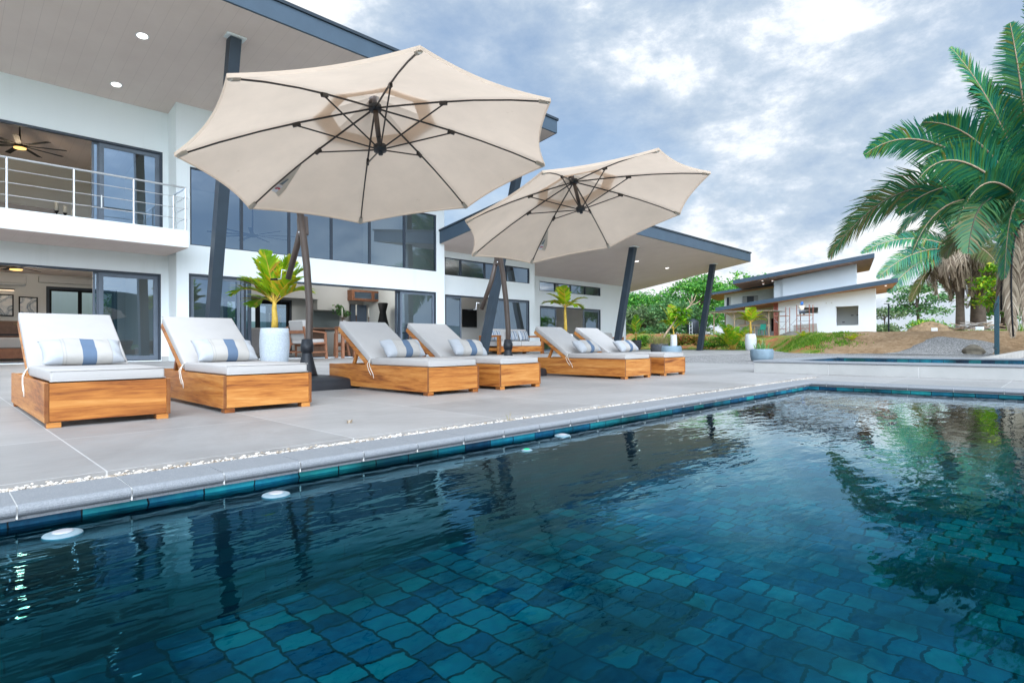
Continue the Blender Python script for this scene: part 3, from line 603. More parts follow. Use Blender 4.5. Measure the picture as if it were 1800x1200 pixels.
# balcony
mb = MB(); mb.box(-9, 5.73, 19.64, 19.84, 3.56, 4.085); mb.box(5.53, 5.73, 19.84, 21.098, 3.56, 4.085); mb.box(-9, 5.53, 19.84, 21.99, 3.60, 3.84); mb.box(5.53, 5.73, 21.098, 21.99, 3.6, 3.84)
bal = vb(mb, 'balcony', 'wall', bevel=0.006)
mb = MB(); mb.box(-9, 5.72, 19.65, 21.985, 3.548, 3.556); vc(vb(mb, 'balcony_ceiling', 'soffit'), bal)
rail = vb(MB().tube([(-9, 19.74, 5.42), (5.68, 19.74, 5.42), (5.68, 21.0, 5.42)], 0.028, 10), 'handrail', 'steel', smooth=False); 
for x in (-6.6, -5.25, -3.9, -2.55, -1.2, 0.1, 1.476, 2.874, 4.286, 5.66):
    m_ = MB().tube([(x, 19.74, 4.085), (x, 19.74, 5.40)], 0.026, 10); m_.lathe([(0.055, 0), (0.055, 0.012), (0.03, 0.02)], (x, 19.74, 4.085), 12)
    vb(m_, 'baluster', 'steel')
vb(MB().tube([(5.64, 20.9, 4.085), (5.64, 20.9, 5.40)], 0.026, 10), 'baluster', 'steel')
for z in (5.10, 4.766, 4.44):
    vb(MB().tube([(-9, 19.72, z), (5.74, 19.72, z)], 0.011, 8), 'rail', 'steel'); vb(MB().tube([(5.66, 19.70, z+0.02), (5.66, 21.0, z+0.02)], 0.011, 8), 'rail', 'steel')

# doors and windows : frame, panes as sub-parts
def panel(x0, x1, z0, z1, y, par, fw=0.09, mat='frame_grey', gl='glass', dep=0.06):
    mb = MB(); mb.box(x0, x1, y, y+dep, z0, z0+fw); mb.box(x0, x1, y, y+dep, z1-fw, z1); mb.box(x0, x0+fw, y, y+dep, z0+fw, z1-fw); mb.box(x1-fw, x1, y, y+dep, z0+fw, z1-fw)
    f = vb(mb, 'sash', mat, par, bevel=0.004); vc(f, par)
    g = MB(); g.quad((x0+fw, y+dep/2, z0+fw), (x1-fw, y+dep/2, z0+fw), (x1-fw, y+dep/2, z1-fw), (x0+fw, y+dep/2, z1-fw)); p = vb(g, 'pane', gl, par); vc(p, par)
def hole_frame(h, y, name, fw=0.07, dep=0.16, sill=True):
    x0, x1, z0, z1 = h; mb = MB(); mb.box(x0+.001, x1-.001, y+0.02, y+dep, z1-fw, z1-.001); mb.box(x0+.001, x0+fw, y+0.02, y+dep, z0, z1-fw); mb.box(x1-fw, x1-.001, y+0.02, y+dep, z0, z1-fw)
    if sill: mb.box(x0+fw, x1-fw, y+0.02, y+dep, z0-0.025 if z0 < 1 else z0+.001, z0+0.03)
    return vb(mb, name, 'frame')
def strip(h, y, cuts):
    f = hole_frame(h, y, 'window', 0.05, 0.14); xs_ = [h[0]+0.05] + list(cuts) + [h[1]-0.05]
    for a, b in zip(xs_[:-1], xs_[1:]):
        g = MB(); g.quad((a, y+0.07, h[2]+0.03), (b, y+0.07, h[2]+0.03), (b, y+0.07, h[3]-0.05), (a, y+0.07, h[3]-0.05)); vc(vb(g, 'pane', 'glass'), f)
    for c in cuts:
        m_ = MB(); m_.box(c-0.045, c+0.045, y+0.025, y+0.12, h[2]+0.03, h[3]-0.05); vc(vb(m_, 'mullion', 'frame'), f)
strip(UM, 21.1, (7.87, 9.60, 11.33, 13.07, 14.82)); strip(U2_, 21.9, (18.76, 20.40, 22.0)); strip(U3, 24.0, (28.58, 30.17, 31.78))
f = hole_frame(HL, 22.0, 'sliding_door'); panel(3.84, 5.49, 0.06, 2.86, 22.09, f, 0.13); panel(3.70, 3.86, 0.06, 2.86, 22.16, f, 0.06); panel(-1.4, 0.2, 0.06, 2.86, 22.09, f, 0.13)
f = hole_frame(UL, 22.0, 'sliding_door'); panel(3.86, 5.55, 3.88, 6.98, 22.09, f, 0.13); panel(3.68, 3.88, 3.88, 6.98, 22.16, f, 0.06)
m_ = MB(); m_.box(3.90, 3.93, 22.04, 22.09, 4.9, 5.3); vc(vb(m_, 'handle', 'steel'), f)
f = hole_frame(HM, 21.1, 'sliding_door'); panel(6.22, 7.82, 0.06, 2.86, 21.17, f, 0.10); panel(7.70, 7.98, 0.06, 2.86, 21.25, f, 0.10); panel(7.98, 8.28, 0.06, 2.86, 21.34, f, 0.12, 'frame'); panel(14.62, 16.48, 0.06, 2.86, 21.17, f, 0.10); panel(14.42, 14.66, 0.06, 2.86, 21.25, f, 0.09, 'frame')
f = hole_frame(H2, 21.9, 'sliding_door'); panel(17.78, 18.82, 0.06, 2.88, 21.97, f, 0.08); panel(21.0, 23.73, 0.06, 2.88, 21.97, f, 0.08)
f = hole_frame(H3, 24.0, 'sliding_door'); panel(27.1, 28.72, 0.06, 2.84, 24.07, f, 0.09); panel(31.6, 33.45, 0.06, 2.84, 24.07, f, 0.12)
# interior shell
mb = MB(); mb.box(-5.9, 5.77, 22.25, 28, -0.02, 0.006); mb.box(5.94, 16.88, 21.36, 28, -0.02, 0.006); mb.box(17.05, 24.05, 22.16, 28, -0.02, 0.006); mb.box(24.24, 36.49, 24.26, 30.9, -0.02, 0.006); vb(mb, 'floor', 'deck')
mb = MB(); mb.box(-5.9, 5.779, 22.251, 28, 3.25, 3.80); vb(mb, 'floor', 'inner_wall')
mb = MB(); mb.box(-5.9, 5.779, 22.26, 27.99, 3.236, 3.246); vb(mb, 'ceiling', 'soffit')
vb(wall_y(-6, 17.04, 0, 3.9, 28.0, 0.2, ((3.22, 5.5, 0.05, 2.80), (9.6, 12.85, 0.05, 2.75))), 'inner_wall', 'inner_wall')
vb(wall_y(-6, 17.04, 3.9, zM(28.2)-0.02, 28.0, 0.2), 'inner_wall', 'inner_wall')
vb(wall_y(17.04, 24.05, 0, zP(28.2)-0.02, 28.0, 0.2), 'inner_wall', 'inner_wall')
vb(wall_y(24.24, 36.5, 0, zP(30.95)-0.02, 30.7, 0.2, ((31.0, 33.0, 0.05, 2.6),)), 'inner_wall', 'inner_wall')
mb = MB(); mb.box(-6, -5.8, 22.25, 28, 0, 3.2); mb.box(-6, -5.8, 22.25, 28, 3.85, zM(28)); vb(mb, 'inner_wall', 'inner_wall')
mb = MB(); mb.box(9.5, 13.75, 26.9, 27.98, 2.78, 3.75); mb.box(13.7, 15.45, 27.0, 27.98, 2.27, 3.75); vb(mb, 'bulkhead', 'inner_wall')
mb = MB(); mb.box(13.9, 15.4, 27.9, 27.99, 0.01, 2.25); vb(mb, 'inner_door', 'door_panel')
f = hole_frame((3.22, 5.5, 0.05, 2.80), 28.0, 'window', 0.1); panel(3.3, 4.3, 0.1, 2.72, 28.05, f, 0.09, 'black', 'clear_glass'); panel(4.25, 5.42, 0.1, 2.72, 28.09, f, 0.09, 'black', 'clear_glass')
f = hole_frame((9.6, 12.85, 0.05, 2.75), 28.0, 'window', 0.1); panel(9.68, 11.2, 0.1, 2.67, 28.05, f, 0.12, 'black', 'clear_glass'); panel(11.15, 12.77, 0.1, 2.67, 28.09, f, 0.16, 'black', 'glass')
f = hole_frame((31.0, 33.0, 0.05, 2.6), 30.7, 'window', 0.1); panel(31.08, 32.92, 0.1, 2.52, 30.75, f, 0.08, 'black', 'clear_glass')
# house lamps that are lit
def lamp(name, loc, power, col, size=0.12, par=None):
    d = bpy.data.lights.new(name, 'POINT'); d.energy = power; d.color = col; d.shadow_soft_size = size
    o = bpy.data.objects.new(name, d); COL.objects.link(o); o.location = loc; return o
def fan(loc, label, nb, br, drop, az, lit=True, power=60):
    x, y, z = loc; t = thing('ceiling_fan', loc, label, 'ceiling fan')
    m_ = MB().lathe([(0.02, -0.06), (0.13, -0.05), (0.15, 0.02), (0.10, 0.07), (0.03, 0.10), (0.022, drop-0.08), (0.10, drop-0.06), (0.11, drop)], seg=20); m_.build('motor', 'black', t, True)
    for k in range(nb):
        a = az+2*math.pi*k/nb; c, s_ = math.cos(a), math.sin(a)
        b = MB(); b.beam((0.12*c, 0.12*s_, 0.02), (br*c, br*s_, 0.02), 0.15, 0.012, (0.12*s_, -0.12*c, 1)); b.build('blade', 'black', t)
    if lit:
        MB().lathe([(0.17, -0.055), (0.16, -0.085), (0.10, -0.10), (0.02, -0.105)], seg=24).build('lamp_shade', 'lamp_warm', t, True)
        o = lamp('fan_light', (0, 0, -0.25), power, (1, 0.78, 0.52)); o.parent = t
    return t
fan((2.2, 25.0, 7.16), 'black ceiling fan with glowing amber lamp in the upper balcony room', 9, 1.25, 0.8, 0.35, True, 22)
fan((2.1, 25.0, 3.12), 'black ceiling fan with amber lamp under the ground floor ceiling at left', 8, 1.25, 0.12, 0.2, True, 22)
fan((9.6, 24.6, 5.1), 'big dark ceiling fan seen dimly through the upper strip windows', 9, 1.7, 2.9, 0.1, False)
for i, (x, y, z, p) in enumerate(((11.5, 24.0, 3.6, 60), (15.0, 25.0, 3.4, 50), (19.5, 23.8, 4.0, 34), (30, 26.5, 3.6, 40), (2.5, 24.5, 2.9, 30))):
    o = lamp('room_lamp', (x, y, z), p, (1, 0.97, 0.92), 0.3)

# ---- furniture seen through the openings
def box_thing(name, mat, a, label, cat, bevel=0.01): mb = MB(); mb.box(*a); return tag(mb.build(name, mat, bevel=bevel), label, cat)
def ac(x0, x1, z0, z1, y, label):
    t = thing('air_conditioner', ((x0+x1)/2, y, z0), label, 'air conditioner'); hw = (x1-x0)/2; h = z1-z0
    MB().prism([(0, 0.05), (0, h), (-0.24, h), (-0.26, h*0.35), (-0.16, 0.05)], 0, -hw, hw).build('casing', 'ac_white', t, bevel=0.015)
    m_ = MB(); m_.beam((-hw*0.94, -0.20, h*0.16), (hw*0.94, -0.20, h*0.16), 0.10, 0.015, (0, -0.6, 1)); m_.build('vent_flap', 'white_plastic', t)
ac(1.2, 2.62, 2.72, 3.12, 27.99, 'white wall air conditioner with open flap above the picture light')
ac(1.25, 2.9, 5.35, 5.78, 27.99, 'white air conditioner high on the bedroom wall upstairs')
box_thing('curtain_box', 'ac_white', (2.98, 5.6, 27.78, 27.98, 2.92, 3.14), 'long pale curtain box on the wall above the dark back window', 'curtain box')
def picture(x0, x1, z0, z1, y, label):
    t = thing('framed_picture', ((x0+x1)/2, y, z0), label, 'picture'); w_ = (x1-x0)/2; h = z1-z0
    m_ = MB(); m_.box(-w_, w_, -0.03, 0, 0, 0.04); m_.box(-w_, w_, -0.03, 0, h-0.04, h); m_.box(-w_, -w_+.04, -0.03, 0, 0.04, h-0.04); m_.box(w_-.04, w_, -0.03, 0, 0.04, h-0.04); m_.build('frame', 'black', t)
    m_ = MB(); m_.quad((-w_+.04, -0.012, .04), (w_-.04, -0.012, .04), (w_-.04, -0.012, h-.04), (-w_+.04, -0.012, h-.04)); m_.build('print', 'art', t)
m, t_, o_ = newmat('art'); b_ = bsdf(t_, o_, 0.3); v_ = coord(t_)
t_.links.new(ramp(t_, noise(t_, v_, 2.4, 3, 0.5, 1.2), [(0.38, (0.75, 0.75, 0.74)), (0.47, (0.50, 0.54, 0.58)), (0.52, (0.16, 0.22, 0.28)), (0.58, (0.62, 0.63, 0.62)), (0.7, (0.26, 0.20, 0.15))]), b_.inputs['Base Color'])
picture(1.35, 2.28, 1.62, 2.42, 27.98, 'black framed print of blue and white shapes, under the picture light'); picture(2.42, 2.97, 1.62, 2.36, 27.98, 'smaller black framed print beside the dark back window')
m_ = MB(); m_.box(1.3, 2.3, 27.84, 27.98, 2.58, 2.62); tl = tag(m_.build('picture_light', 'black'), 'slim wall light bar glowing above the framed print', 'wall light'); MB().box(1.28, 2.28, 27.80, 27.90, 2.545, 2.578).build('light_strip', 'lamp_strip', tl)
# indoor sofa with brown back, coffee shelf
t = thing('indoor_sofa', (1.4, 26.6, 0), 'dark brown sofa with white seat against the back wall inside', 'sofa')
MB().box(-1.6, 1.35, 0.35, 0.65, 0.3, 1.42).build('backrest', 'darkwood', t, bevel=0.06); MB().box(-1.6, 1.35, -0.5, 0.34, 0.45, 0.82).build('seat', 'cushion', t, bevel=0.05); MB().box(-1.6, 1.35, -0.5, 0.6, 0.08, 0.44).build('base', 'redwood', t, bevel=0.02)
t = thing('side_table', (1.95, 23.6, 0), 'thin black metal side table left of the first lounger', 'table')
MB().box(-0.45, 0.45, -0.3, 0.3, 0.86, 0.90).build('tabletop', 'black', t)
for sx_ in (-0.43, 0.43):
    for sy_ in (-0.28, 0.28): MB().box(sx_-.015, sx_+.015, sy_-.015, sy_+.015, 0, 0.86).build('leg', 'black', t)
MB().box(-0.43, 0.43, -0.28, -0.26, 0.12, 0.14).build('stretcher', 'black', t)
def tuft(n, r, h, w_, lean=0.5, rad0=0.02, seed=0):
    rr = random.Random(seed); V = []; F = []
    for i in range(n):
        a = rr.uniform(0, 2*math.pi); q = r*math.sqrt(rr.random())*0.5; l = h*rr.uniform(0.6, 1.1); le = rr.uniform(0.1, 1)*lean
        bx, by = q*math.cos(a), q*math.sin(a); dx, dy = math.cos(a+rr.uniform(-.5, .5)), math.sin(a+rr.uniform(-.5, .5)); px, py = -dy*w_/2, dx*w_/2; k = len(V)
        m_ = (bx+dx*l*le*0.4, by+dy*l*le*0.4, l*0.62*math.cos(le*0.7)); tp = (bx+dx*l*le*1.05, by+dy*l*le*1.05, l*math.cos(le*1.05))
        V += [(bx-px, by-py, 0), (bx+px, by+py, 0), (m_[0]-px*.9, m_[1]-py*.9, m_[2]), (m_[0]+px*.9, m_[1]+py*.9, m_[2]), (tp[0]-px*.12, tp[1]-py*.12, tp[2]), (tp[0]+px*.12, tp[1]+py*.12, tp[2])]
        F += [(k, k+1, k+3, k+2), (k+2, k+3, k+5, k+4)]
    return V, F
t = thing('bowl_plant', (2.32, 23.55, 0.90), 'small leafy plant in a dark bowl on the black side table', 'plant')
MB().lathe([(0.10, 0), (0.24, 0.05), (0.30, 0.16), (0.28, 0.16), (0.22, 0.10)], seg=24).build('bowl', 'plastic_black', t, True)
V, F = tuft(120, 0.35, 0.32, 0.05, 0.9, seed=4); V = [(a, b, c+0.12) for a, b, c in V]; npmesh('leaves', V, F, 'leaf_shrub', t)
# teak cube table and lounge frame at the far left edge
t = thing('teak_side_table', (2.32, 21.2, 0), 'teak side table half hidden behind the first lounger', 'table')
MB().box(-0.32, 0.32, -0.3, 0.3, 0.86, 0.93).build('tabletop', 'redwood', t, bevel=0.01); MB().box(-0.30, -0.20, -0.28, 0.28, 0, 0.86).build('leg', 'redwood', t); MB().box(0.20, 0.30, -0.28, 0.28, 0, 0.86).build('leg', 'redwood', t)
# dining table and chairs
t = thing('dining_table', (12.7, 23.4, 0), 'long dark dining table with red brown frame inside the open doors', 'dining table')
MB().box(-2.2, 2.2, -0.75, 0.75, 1.17, 1.25).build('tabletop', 'darkwood', t, bevel=0.01); MB().box(-1.3, -0.6, -0.25, 0.25, 0, 1.17).build('pedestal', 'darkwood', t); MB().box(0.6, 1.3, -0.25, 0.25, 0, 1.17).build('pedestal', 'darkwood', t)
def dchair(loc, rz, label, first=[None]):
    if first[0] is not None: return copy_thing(first[0], loc, rz, label)
    t = thing('dining_chair', loc, label, 'chair', 'wooden armchairs around the dining table', rz); first[0] = t
    for s_ in (-0.48, 0.48):
        m_ = MB(); m_.beam((0.46, s_, 0), (0.40, s_, 0.98), 0.08, 0.08, (0, 1, 0)); m_.beam((0.44, s_, 0.98), (-0.50, s_, 1.06), 0.08, 0.06); m_.beam((0.44, s_, 0.60), (-0.42, s_, 0.55), 0.06, 0.07); m_.beam((0.44, s_, 0.25), (-0.55, s_, 0.25), 0.06, 0.06); m_.build('arm_frame', 'redwood', t, bevel=0.006)
        m_ = MB(); m_.beam((-0.62, s_, 0), (-0.42, s_, 0.62), 0.08, 0.08, (0, 1, 0)); m_.beam((-0.42, s_, 0.55), (-0.58, s_, 1.2), 0.07, 0.07, (0, 1, 0)); m_.build('leg', 'redwood', t, bevel=0.006)
    m_ = MB(); m_.beam((-0.50, -0.48, 1.0), (-0.50, 0.48, 1.0), 0.08, 0.12); m_.beam((0.44, -0.48, 0.50), (0.44, 0.48, 0.50), 0.06, 0.1); m_.build('crossbar', 'redwood', t)
    MB().box(-0.40, 0.42, -0.43, 0.43, 0.56, 0.74).build('seat_cushion', 'cushion', t, bevel=0.04, seg=3)
    m_ = MB(); m_.prism([(-0.42, 0.70), (-0.58, 1.42), (-0.42, 1.45), (-0.26, 0.74)], 1, -0.42, 0.42); m_.build('back_cushion', 'cushion', t, bevel=0.04, seg=3)
    return t
dchair((10.15, 20.75, 0), R(12), 'red brown wooden armchair with white cushions, just behind the near umbrella pole')
dchair((11.9, 24.9, 0), R(-92), 'white backed chair on the far side of the dining table')
dchair((14.9, 21.9, 0), R(150), 'red brown armchair behind the right edge of the third lounger')
dchair((12.6, 21.9, 0), R(95), 'armchair with dark frame tucked under the dining table')
t = thing('bar_stool', (11.75, 20.75, 0), 'plain red brown wooden stand beside the dining chair', 'stool')
MB().box(-0.35, 0.55, -0.3, 0.3, 1.16, 1.24).build('seat', 'redwood', t, bevel=0.01)
for sx_ in (-0.30, 0.50):
    for sy_ in (-0.25, 0.25): MB().box(sx_-.05, sx_+.05, sy_-.05, sy_+.05, 0, 1.16).build('leg', 'redwood', t)
for i, (x, z0, z1, lb) in enumerate(((13.05, 1.75, 2.15, 'tall white candle, leftmost of three, on the dining table'), (13.75, 1.85, 2.32, 'tallest white candle in the middle of the dining table'), (14.4, 1.78, 2.22, 'white candle nearest the right door on the dining table'))):
    t = thing('candlestick', (x, 23.4, 1.25), lb, 'candle')
    MB().lathe([(0.09, 0), (0.09, 0.02), (0.02, 0.05), (0.02, z0-1.29), (0.045, z0-1.27), (0.045, z0-1.25)], seg=14).build('holder', 'darkwood', t, True); MB().lathe([(0.036, z0-1.25), (0.026, z1-1.25), (0.004, z1-1.22)], seg=12).build('candle', 'wax', t, True)
# wall cabinet with glass doors, dark mirror, shelf, vase
t = thing('wall_cabinet', (16.55, 26.5, 2.8), 'wooden wall cabinet with two glass doors high on the kitchen wall', 'cabinet')
MB().box(-1.2, 1.2, 0, 0.5, 0, 0.55).build('carcass', 'redwood', t, bevel=0.006)
for a, b in ((-1.15, -0.03), (0.03, 1.15)):
    m_ = MB(); m_.box(a, b, -0.03, -0.002, 0.05, 0.11); m_.box(a, b, -0.03, -0.002, 0.44, 0.50); m_.box(a, a+.06, -0.03, -0.002, 0.11, 0.44); m_.box(b-.06, b, -0.03, -0.002, 0.11, 0.44); d = m_.build('cabinet_door', 'redwood', t)
    g = MB(); g.quad((a+.06, -0.015, .11), (b-.06, -0.015, .11), (b-.06, -0.015, .44), (a+.06, -0.015, .44)); g.build('pane', 'glass', d)
box_thing('wall_mirror', 'mirror_dark', (15.85, 17.9-1.1, 27.5, 27.58, 1.0, 2.66), 'dark blue grey panel on the wall below the cabinet', 'mirror')
m_ = MB(); m_.lathe([(0.2, 0), (0.34, 0.35), (0.22, 0.8), (0.16, 1.15), (0.26, 1.6), (0.2, 1.62)], (16.2, 25.0, 1.0), 20); tag(m_.build('tall_vase', 'black', smooth=True), 'tall black vase standing in front of the dark wall panel', 'vase')
t = thing('vase_plant', (14.75, 26.3, 1.15), 'pale vase holding a branching dark leafed plant inside', 'plant')
MB().lathe([(0.12, 0), (0.22, 0.15), (0.2, 0.4), (0.1, 0.55), (0.12, 0.6)], seg=20).build('vase', 'pot_white', t, True)
m_ = MB(); V = []; F = []; rr = random.Random(3)
for k in range(9):
    a = rr.uniform(0, 6.28); l = rr.uniform(0.5, 0.95); e = (0.55*l*math.cos(a), 0.55*l*math.sin(a), 0.6+l*0.8); m_.tube([(0, 0, 0.5), (e[0]*.4, e[1]*.4, 0.6+l*.45), e], 0.01, 5)
    for q in range(16):
        c = np.array([e[0]*rr.uniform(.4, 1.1)+rr.uniform(-.08, .08), e[1]*rr.uniform(.4, 1.1)+rr.uniform(-.08, .08), 0.6+l*0.8*rr.uniform(.45, 1.1)]); d1 = rng.normal(size=3); d1 *= 0.085/np.linalg.norm(d1); d2 = np.cross(d1, rng.normal(size=3)); d2 *= 0.05/np.linalg.norm(d2); n = len(V)
        V += [c-d1, c+d2, c+d1, c-d2]; F.append((n, n+1, n+2, n+3))
m_.build('stem', 'darkwood', t); npmesh('leaves', V, F, 'leaf_tree_dull', t)
box_thing('sideboard', 'inner_wall', (14.0, 16.85, 25.9, 27.4, 0.01, 1.15), 'pale kitchen counter behind the dining table', 'counter')
t = thing('lounge_sofa', (9.1, 25.4, 0), 'grey sofa with pale side inside the main hall behind the big white pot', 'sofa')
MB().box(-0.95, 1.3, -0.5, 0.5, 0.1, 0.7).build('seat', 'grey_fabric', t, bevel=0.08); MB().box(-0.95, 1.3, -0.85, -0.5, 0.1, 1.25).build('backrest', 'grey_fabric', t, bevel=0.08); MB().box(-1.25, -0.96, -0.85, 0.5, 0.1, 1.0).build('armrest', 'cushion', t, bevel=0.06)
m_ = MB(); m_.box(20.4, 24.05, 25.15, 25.27, 0.01, 4.3); vb(m_, 'inner_wall', 'inner_wall')
t = thing('television', (22.07, 25.1, 1.5), 'black flat television on the wall of the middle room', 'television')
MB().box(-0.55, 0.55, -0.09, -0.03, 0, 1.02).build('screen', 'black', t, bevel=0.008); MB().box(-0.3, 0.3, -0.03, 0.045, 0.3, 0.9).build('bracket', 'frame', t)
for x0, x1, y, lb in ((21.1, 22.6, 22.5, 'pale curtain hanging behind the middle glass door'), (27.6, 28.5, 24.6, 'pale curtain gathered behind the far left glass door')):
    V = []; n = 60
    for i in range(n+1):
        x = x0+(x1-x0)*i/n; yy = y+0.06*math.sin(i*1.1)+0.03*math.sin(i*2.3); V += [(x, yy, 0.03), (x, yy, 2.86)]
    tag(npmesh('curtain', V, [(2*i, 2*i+2, 2*i+3, 2*i+1) for i in range(n)], 'curtain', smooth=True), lb, 'curtain')
# bedroom upstairs
t = thing('bed', (2.0, 25.6, 3.8), 'bed with grey cover seen through the balcony railing', 'bed')
MB().box(-1.4, 1.3, -1.2, 1.2, 0, 0.45).build('bed_frame', 'darkwood', t); MB().box(-1.35, 1.25, -1.15, 1.15, 0.45, 0.95).build('mattress', 'blanket', t, bevel=0.1, seg=3); MB().box(-1.45, 1.35, 1.2, 1.3, 0, 1.75).build('headboard', 'grey_fabric', t, bevel=0.03)
m_ = MB(); m_.box(3.0, 4.6, 26.6, 27.4, 3.8, 5.15); tag(m_.build('dresser', 'raw_wood', bevel=0.02), 'pale wooden dresser upstairs carrying three candles', 'dresser')
for i, (x, h1, h2, lb) in enumerate(((3.38, 0.34, 0.68, 'black candle holder with cream candle, tallest of three upstairs'), (3.63, 0.30, 0.55, 'black candle holder with cream candle, middle of three upstairs'), (3.86, 0.22, 0.42, 'short black candle holder with cream candle, right of three upstairs'))):
    t = thing('candle_holder', (x, 26.75, 5.15), lb, 'candle holder')
    MB().lathe([(0.07, 0), (0.07, 0.03), (0.025, 0.07), (0.045, h1*0.5), (0.02, h1*0.7), (0.075, h1)], seg=14).build('holder', 'black', t, True); MB().lathe([(0.058, h1), (0.058, h2), (0.05, h2+0.01)], seg=14).build('candle', 'wax', t, True)

# ------------------------------------------------------------------ loungers and cushions
LW, LL = 0.74, 2.06
def lounger(loc, rz, label):
    t = thing('sun_lounger', loc, label, 'sun lounger', 'teak sun loungers in a row on the terrace', rz)
    for x in (0.0, LW-0.026): MB().box(x, x+0.026, 0.0, LL, 0.036, 0.300).build('side_board', 'teak_y', t, bevel=0.003)
    MB().box(0.0265, LW-0.0265, 0.004, 0.030, 0.040, 0.296).build('front_board', 'teak_x', t, bevel=0.003)
    MB().box(0.0265, LW-0.0265, LL-0.03, LL-0.004, 0.040, 0.296).build('back_board', 'teak_x', t, bevel=0.003)
    for x in (0.012, LW-0.092):
        for y in (0.006, LL-0.086): MB().box(x, x+0.080, y, y+0.080, 0.0, 0.0355).build('leg', 'teak_x', t, bevel=0.003)
    m_ = MB()
    for k in range(9): m_.box(0.028, LW-0.028, 0.05+k*0.12, 0.13+k*0.12, 0.270, 0.288)
    m_.build('slats', 'teak_x', t)
    # reclined back: frame bars, slats, prop
    d = np.array([0.8406, 0.5417]); n_ = np.array([-0.5417, 0.8406]); p0 = np.array([1.115, 0.275])
    def bar(x0, x1, a, b, lo, hi):
        q = [p0+d*a+n_*lo, p0+d*b+n_*lo, p0+d*b+n_*hi, p0+d*a+n_*hi]; return [(float(u), float(v)) for u, v in q], x0, x1
    for x0 in (0.028, LW-0.063): q, a, b = bar(x0, x0+0.035, -0.02, 0.90, -0.045, 0.009); MB().prism(q, 0, a, b).build('back_rail', 'teak_y', t, bevel=0.003)
    m_ = MB()
    for k in range(7): q, a, b = bar(0.066, LW-0.066, 0.03+k*0.125, 0.12+k*0.125, -0.016, 0.006); m_.prism(q, 0, a, b)
    m_.build('back_slats', 'teak_x', t)
    for x in (0.085, LW-0.085): m_ = MB(); m_.beam((x, 1.50, 0.475), (x, 1.60, 0.285), 0.03, 0.045, (0, 1, 0)); m_.build('prop', 'teak_z', t, bevel=0.003)
    # mattress: flat part with drawn-in hinge, then the tilted part
    def pad(name, prof, x0, x1):
        o = MB().prism(prof, 0, x0, x1).build(name, 'cushion', t, bevel=0.016, seg=3, smooth=True); return o
    pad('mattress', [(0.012, 0.302), (1.140, 0.302), (1.112, 0.372), (1.075, 0.384), (0.6, 0.387), (0.012, 0.384)], 0.034, LW-0.034)
    pad('back_mattress', [(1.148, 0.310), (1.884, 0.778), (1.841, 0.845), (1.45, 0.602), (1.118, 0.385)], 0.030, LW-0.030)
    for y_, z_ in ((0.012, 0.378), (0.012, 0.309), (1.85, 0.835)): MB().tube([(0.03, y_, z_), (LW-0.03, y_, z_)], 0.0045, 6).build('piping', 'cushion', t, True)
    m_ = MB(); m_.tube([(0.028, 1.13, 0.37), (0.012, 1.12, 0.345), (-0.006, 1.10, 0.30), (-0.010, 1.06, 0.25), (-0.008, 1.02, 0.20), (-0.009, 1.0, 0.15)], 0.0045, 6); m_.tube([(0.028, 1.13, 0.37), (-0.004, 1.15, 0.31), (-0.008, 1.11, 0.24), (-0.008, 1.06, 0.185)], 0.0045, 6); m_.build('tie_cord', 'cord_white', t, True)
    return t
LX = [(0.545, 0.0, 'teak lounger farthest left, nearest the pool edge, with white mattress'), (1.657, -0.4, 'teak lounger second from left, beside the black base of the near umbrella'),
      (3.672, 0.3, 'teak lounger third from left, its whole long wooden side in view'), (4.735, 0.8, 'teak lounger fourth from left, half hidden by the third one'),
      (7.375, -0.5, 'teak lounger fifth from left with a cord loop hanging on its side'), (8.53, 0.6, 'teak lounger at the right end of the row, partly hidden by the fifth')]
proto = None
for x, a, lb in LX:
    if proto is None: proto = lounger((x, 4.84, 0), R(a), lb)
    else: copy_thing(proto, (x, 4.84, 0), R(a), lb)
def cushion_mesh(w_, h_, th, nu=34, nv=20, seed=0):
    rr = np.random.default_rng(seed); V = []; F = []
    ph = rr.uniform(0, 6, 8)
    for side in (1, -1):
        for i in range(nu+1):
            for j in range(nv+1):
                u, v = 2*i/nu-1, 2*j/nv-1
                ed = (1-abs(u)**4)*(1-abs(v)**3.2); tz = side*th/2*max(0, ed)**0.55
                pin = 1-0.10*(1-abs(u)**2)*0 - 0.055*(1-u*u)*abs(v)**3 ; pin2 = 1-0.05*(1-v*v)*abs(u)**3
                wr = 0.006*math.sin(5*u+ph[0]+3*v)*math.sin(4*v+ph[1]) + 0.004*math.sin(13*u+ph[2]+5*v)*abs(u)
                V.append((u*w_/2*pin2, tz+wr*(ed > 0.02), v*h_/2*pin + 0.012*math.sin(2*u+ph[3])*(1-v*v)*0.3))
    n1_ = (nu+1)*(nv+1)
    for s_ in (0, 1):
        for i in range(nu):
            for j in range(nv):
                a = s_*n1_+i*(nv+1)+j; q = (a, a+nv+1, a+nv+2, a+1); F.append(q if s_ else q[::-1])
    return V, F
CL = ['on the farthest left lounger', 'on the second lounger, beside the near umbrella base', 'on the third lounger', 'on the fourth lounger, left of the far umbrella pole', 'on the fifth lounger', 'on the lounger at the right end']
for i, (x, a, lb) in enumerate(LX):
    V, F = cushion_mesh(0.56, 0.265, 0.15, seed=i+3); o = npmesh('cushion', V, F, 'pillow', smooth=True)
    wd = o.modifiers.new('weld', 'WELD'); wd.merge_threshold = 0.0005
    o.location = (x+0.37+random.uniform(-.012, .022), 4.84+0.985, 0.493); o.rotation_euler = (R(-46+random.uniform(-4, 4)), R(random.uniform(-2, 2)), R(random.uniform(-3, 4)))
    tag(o, 'white cushion with a blue stripe '+CL[i], 'cushion', 'striped cushions on the loungers')

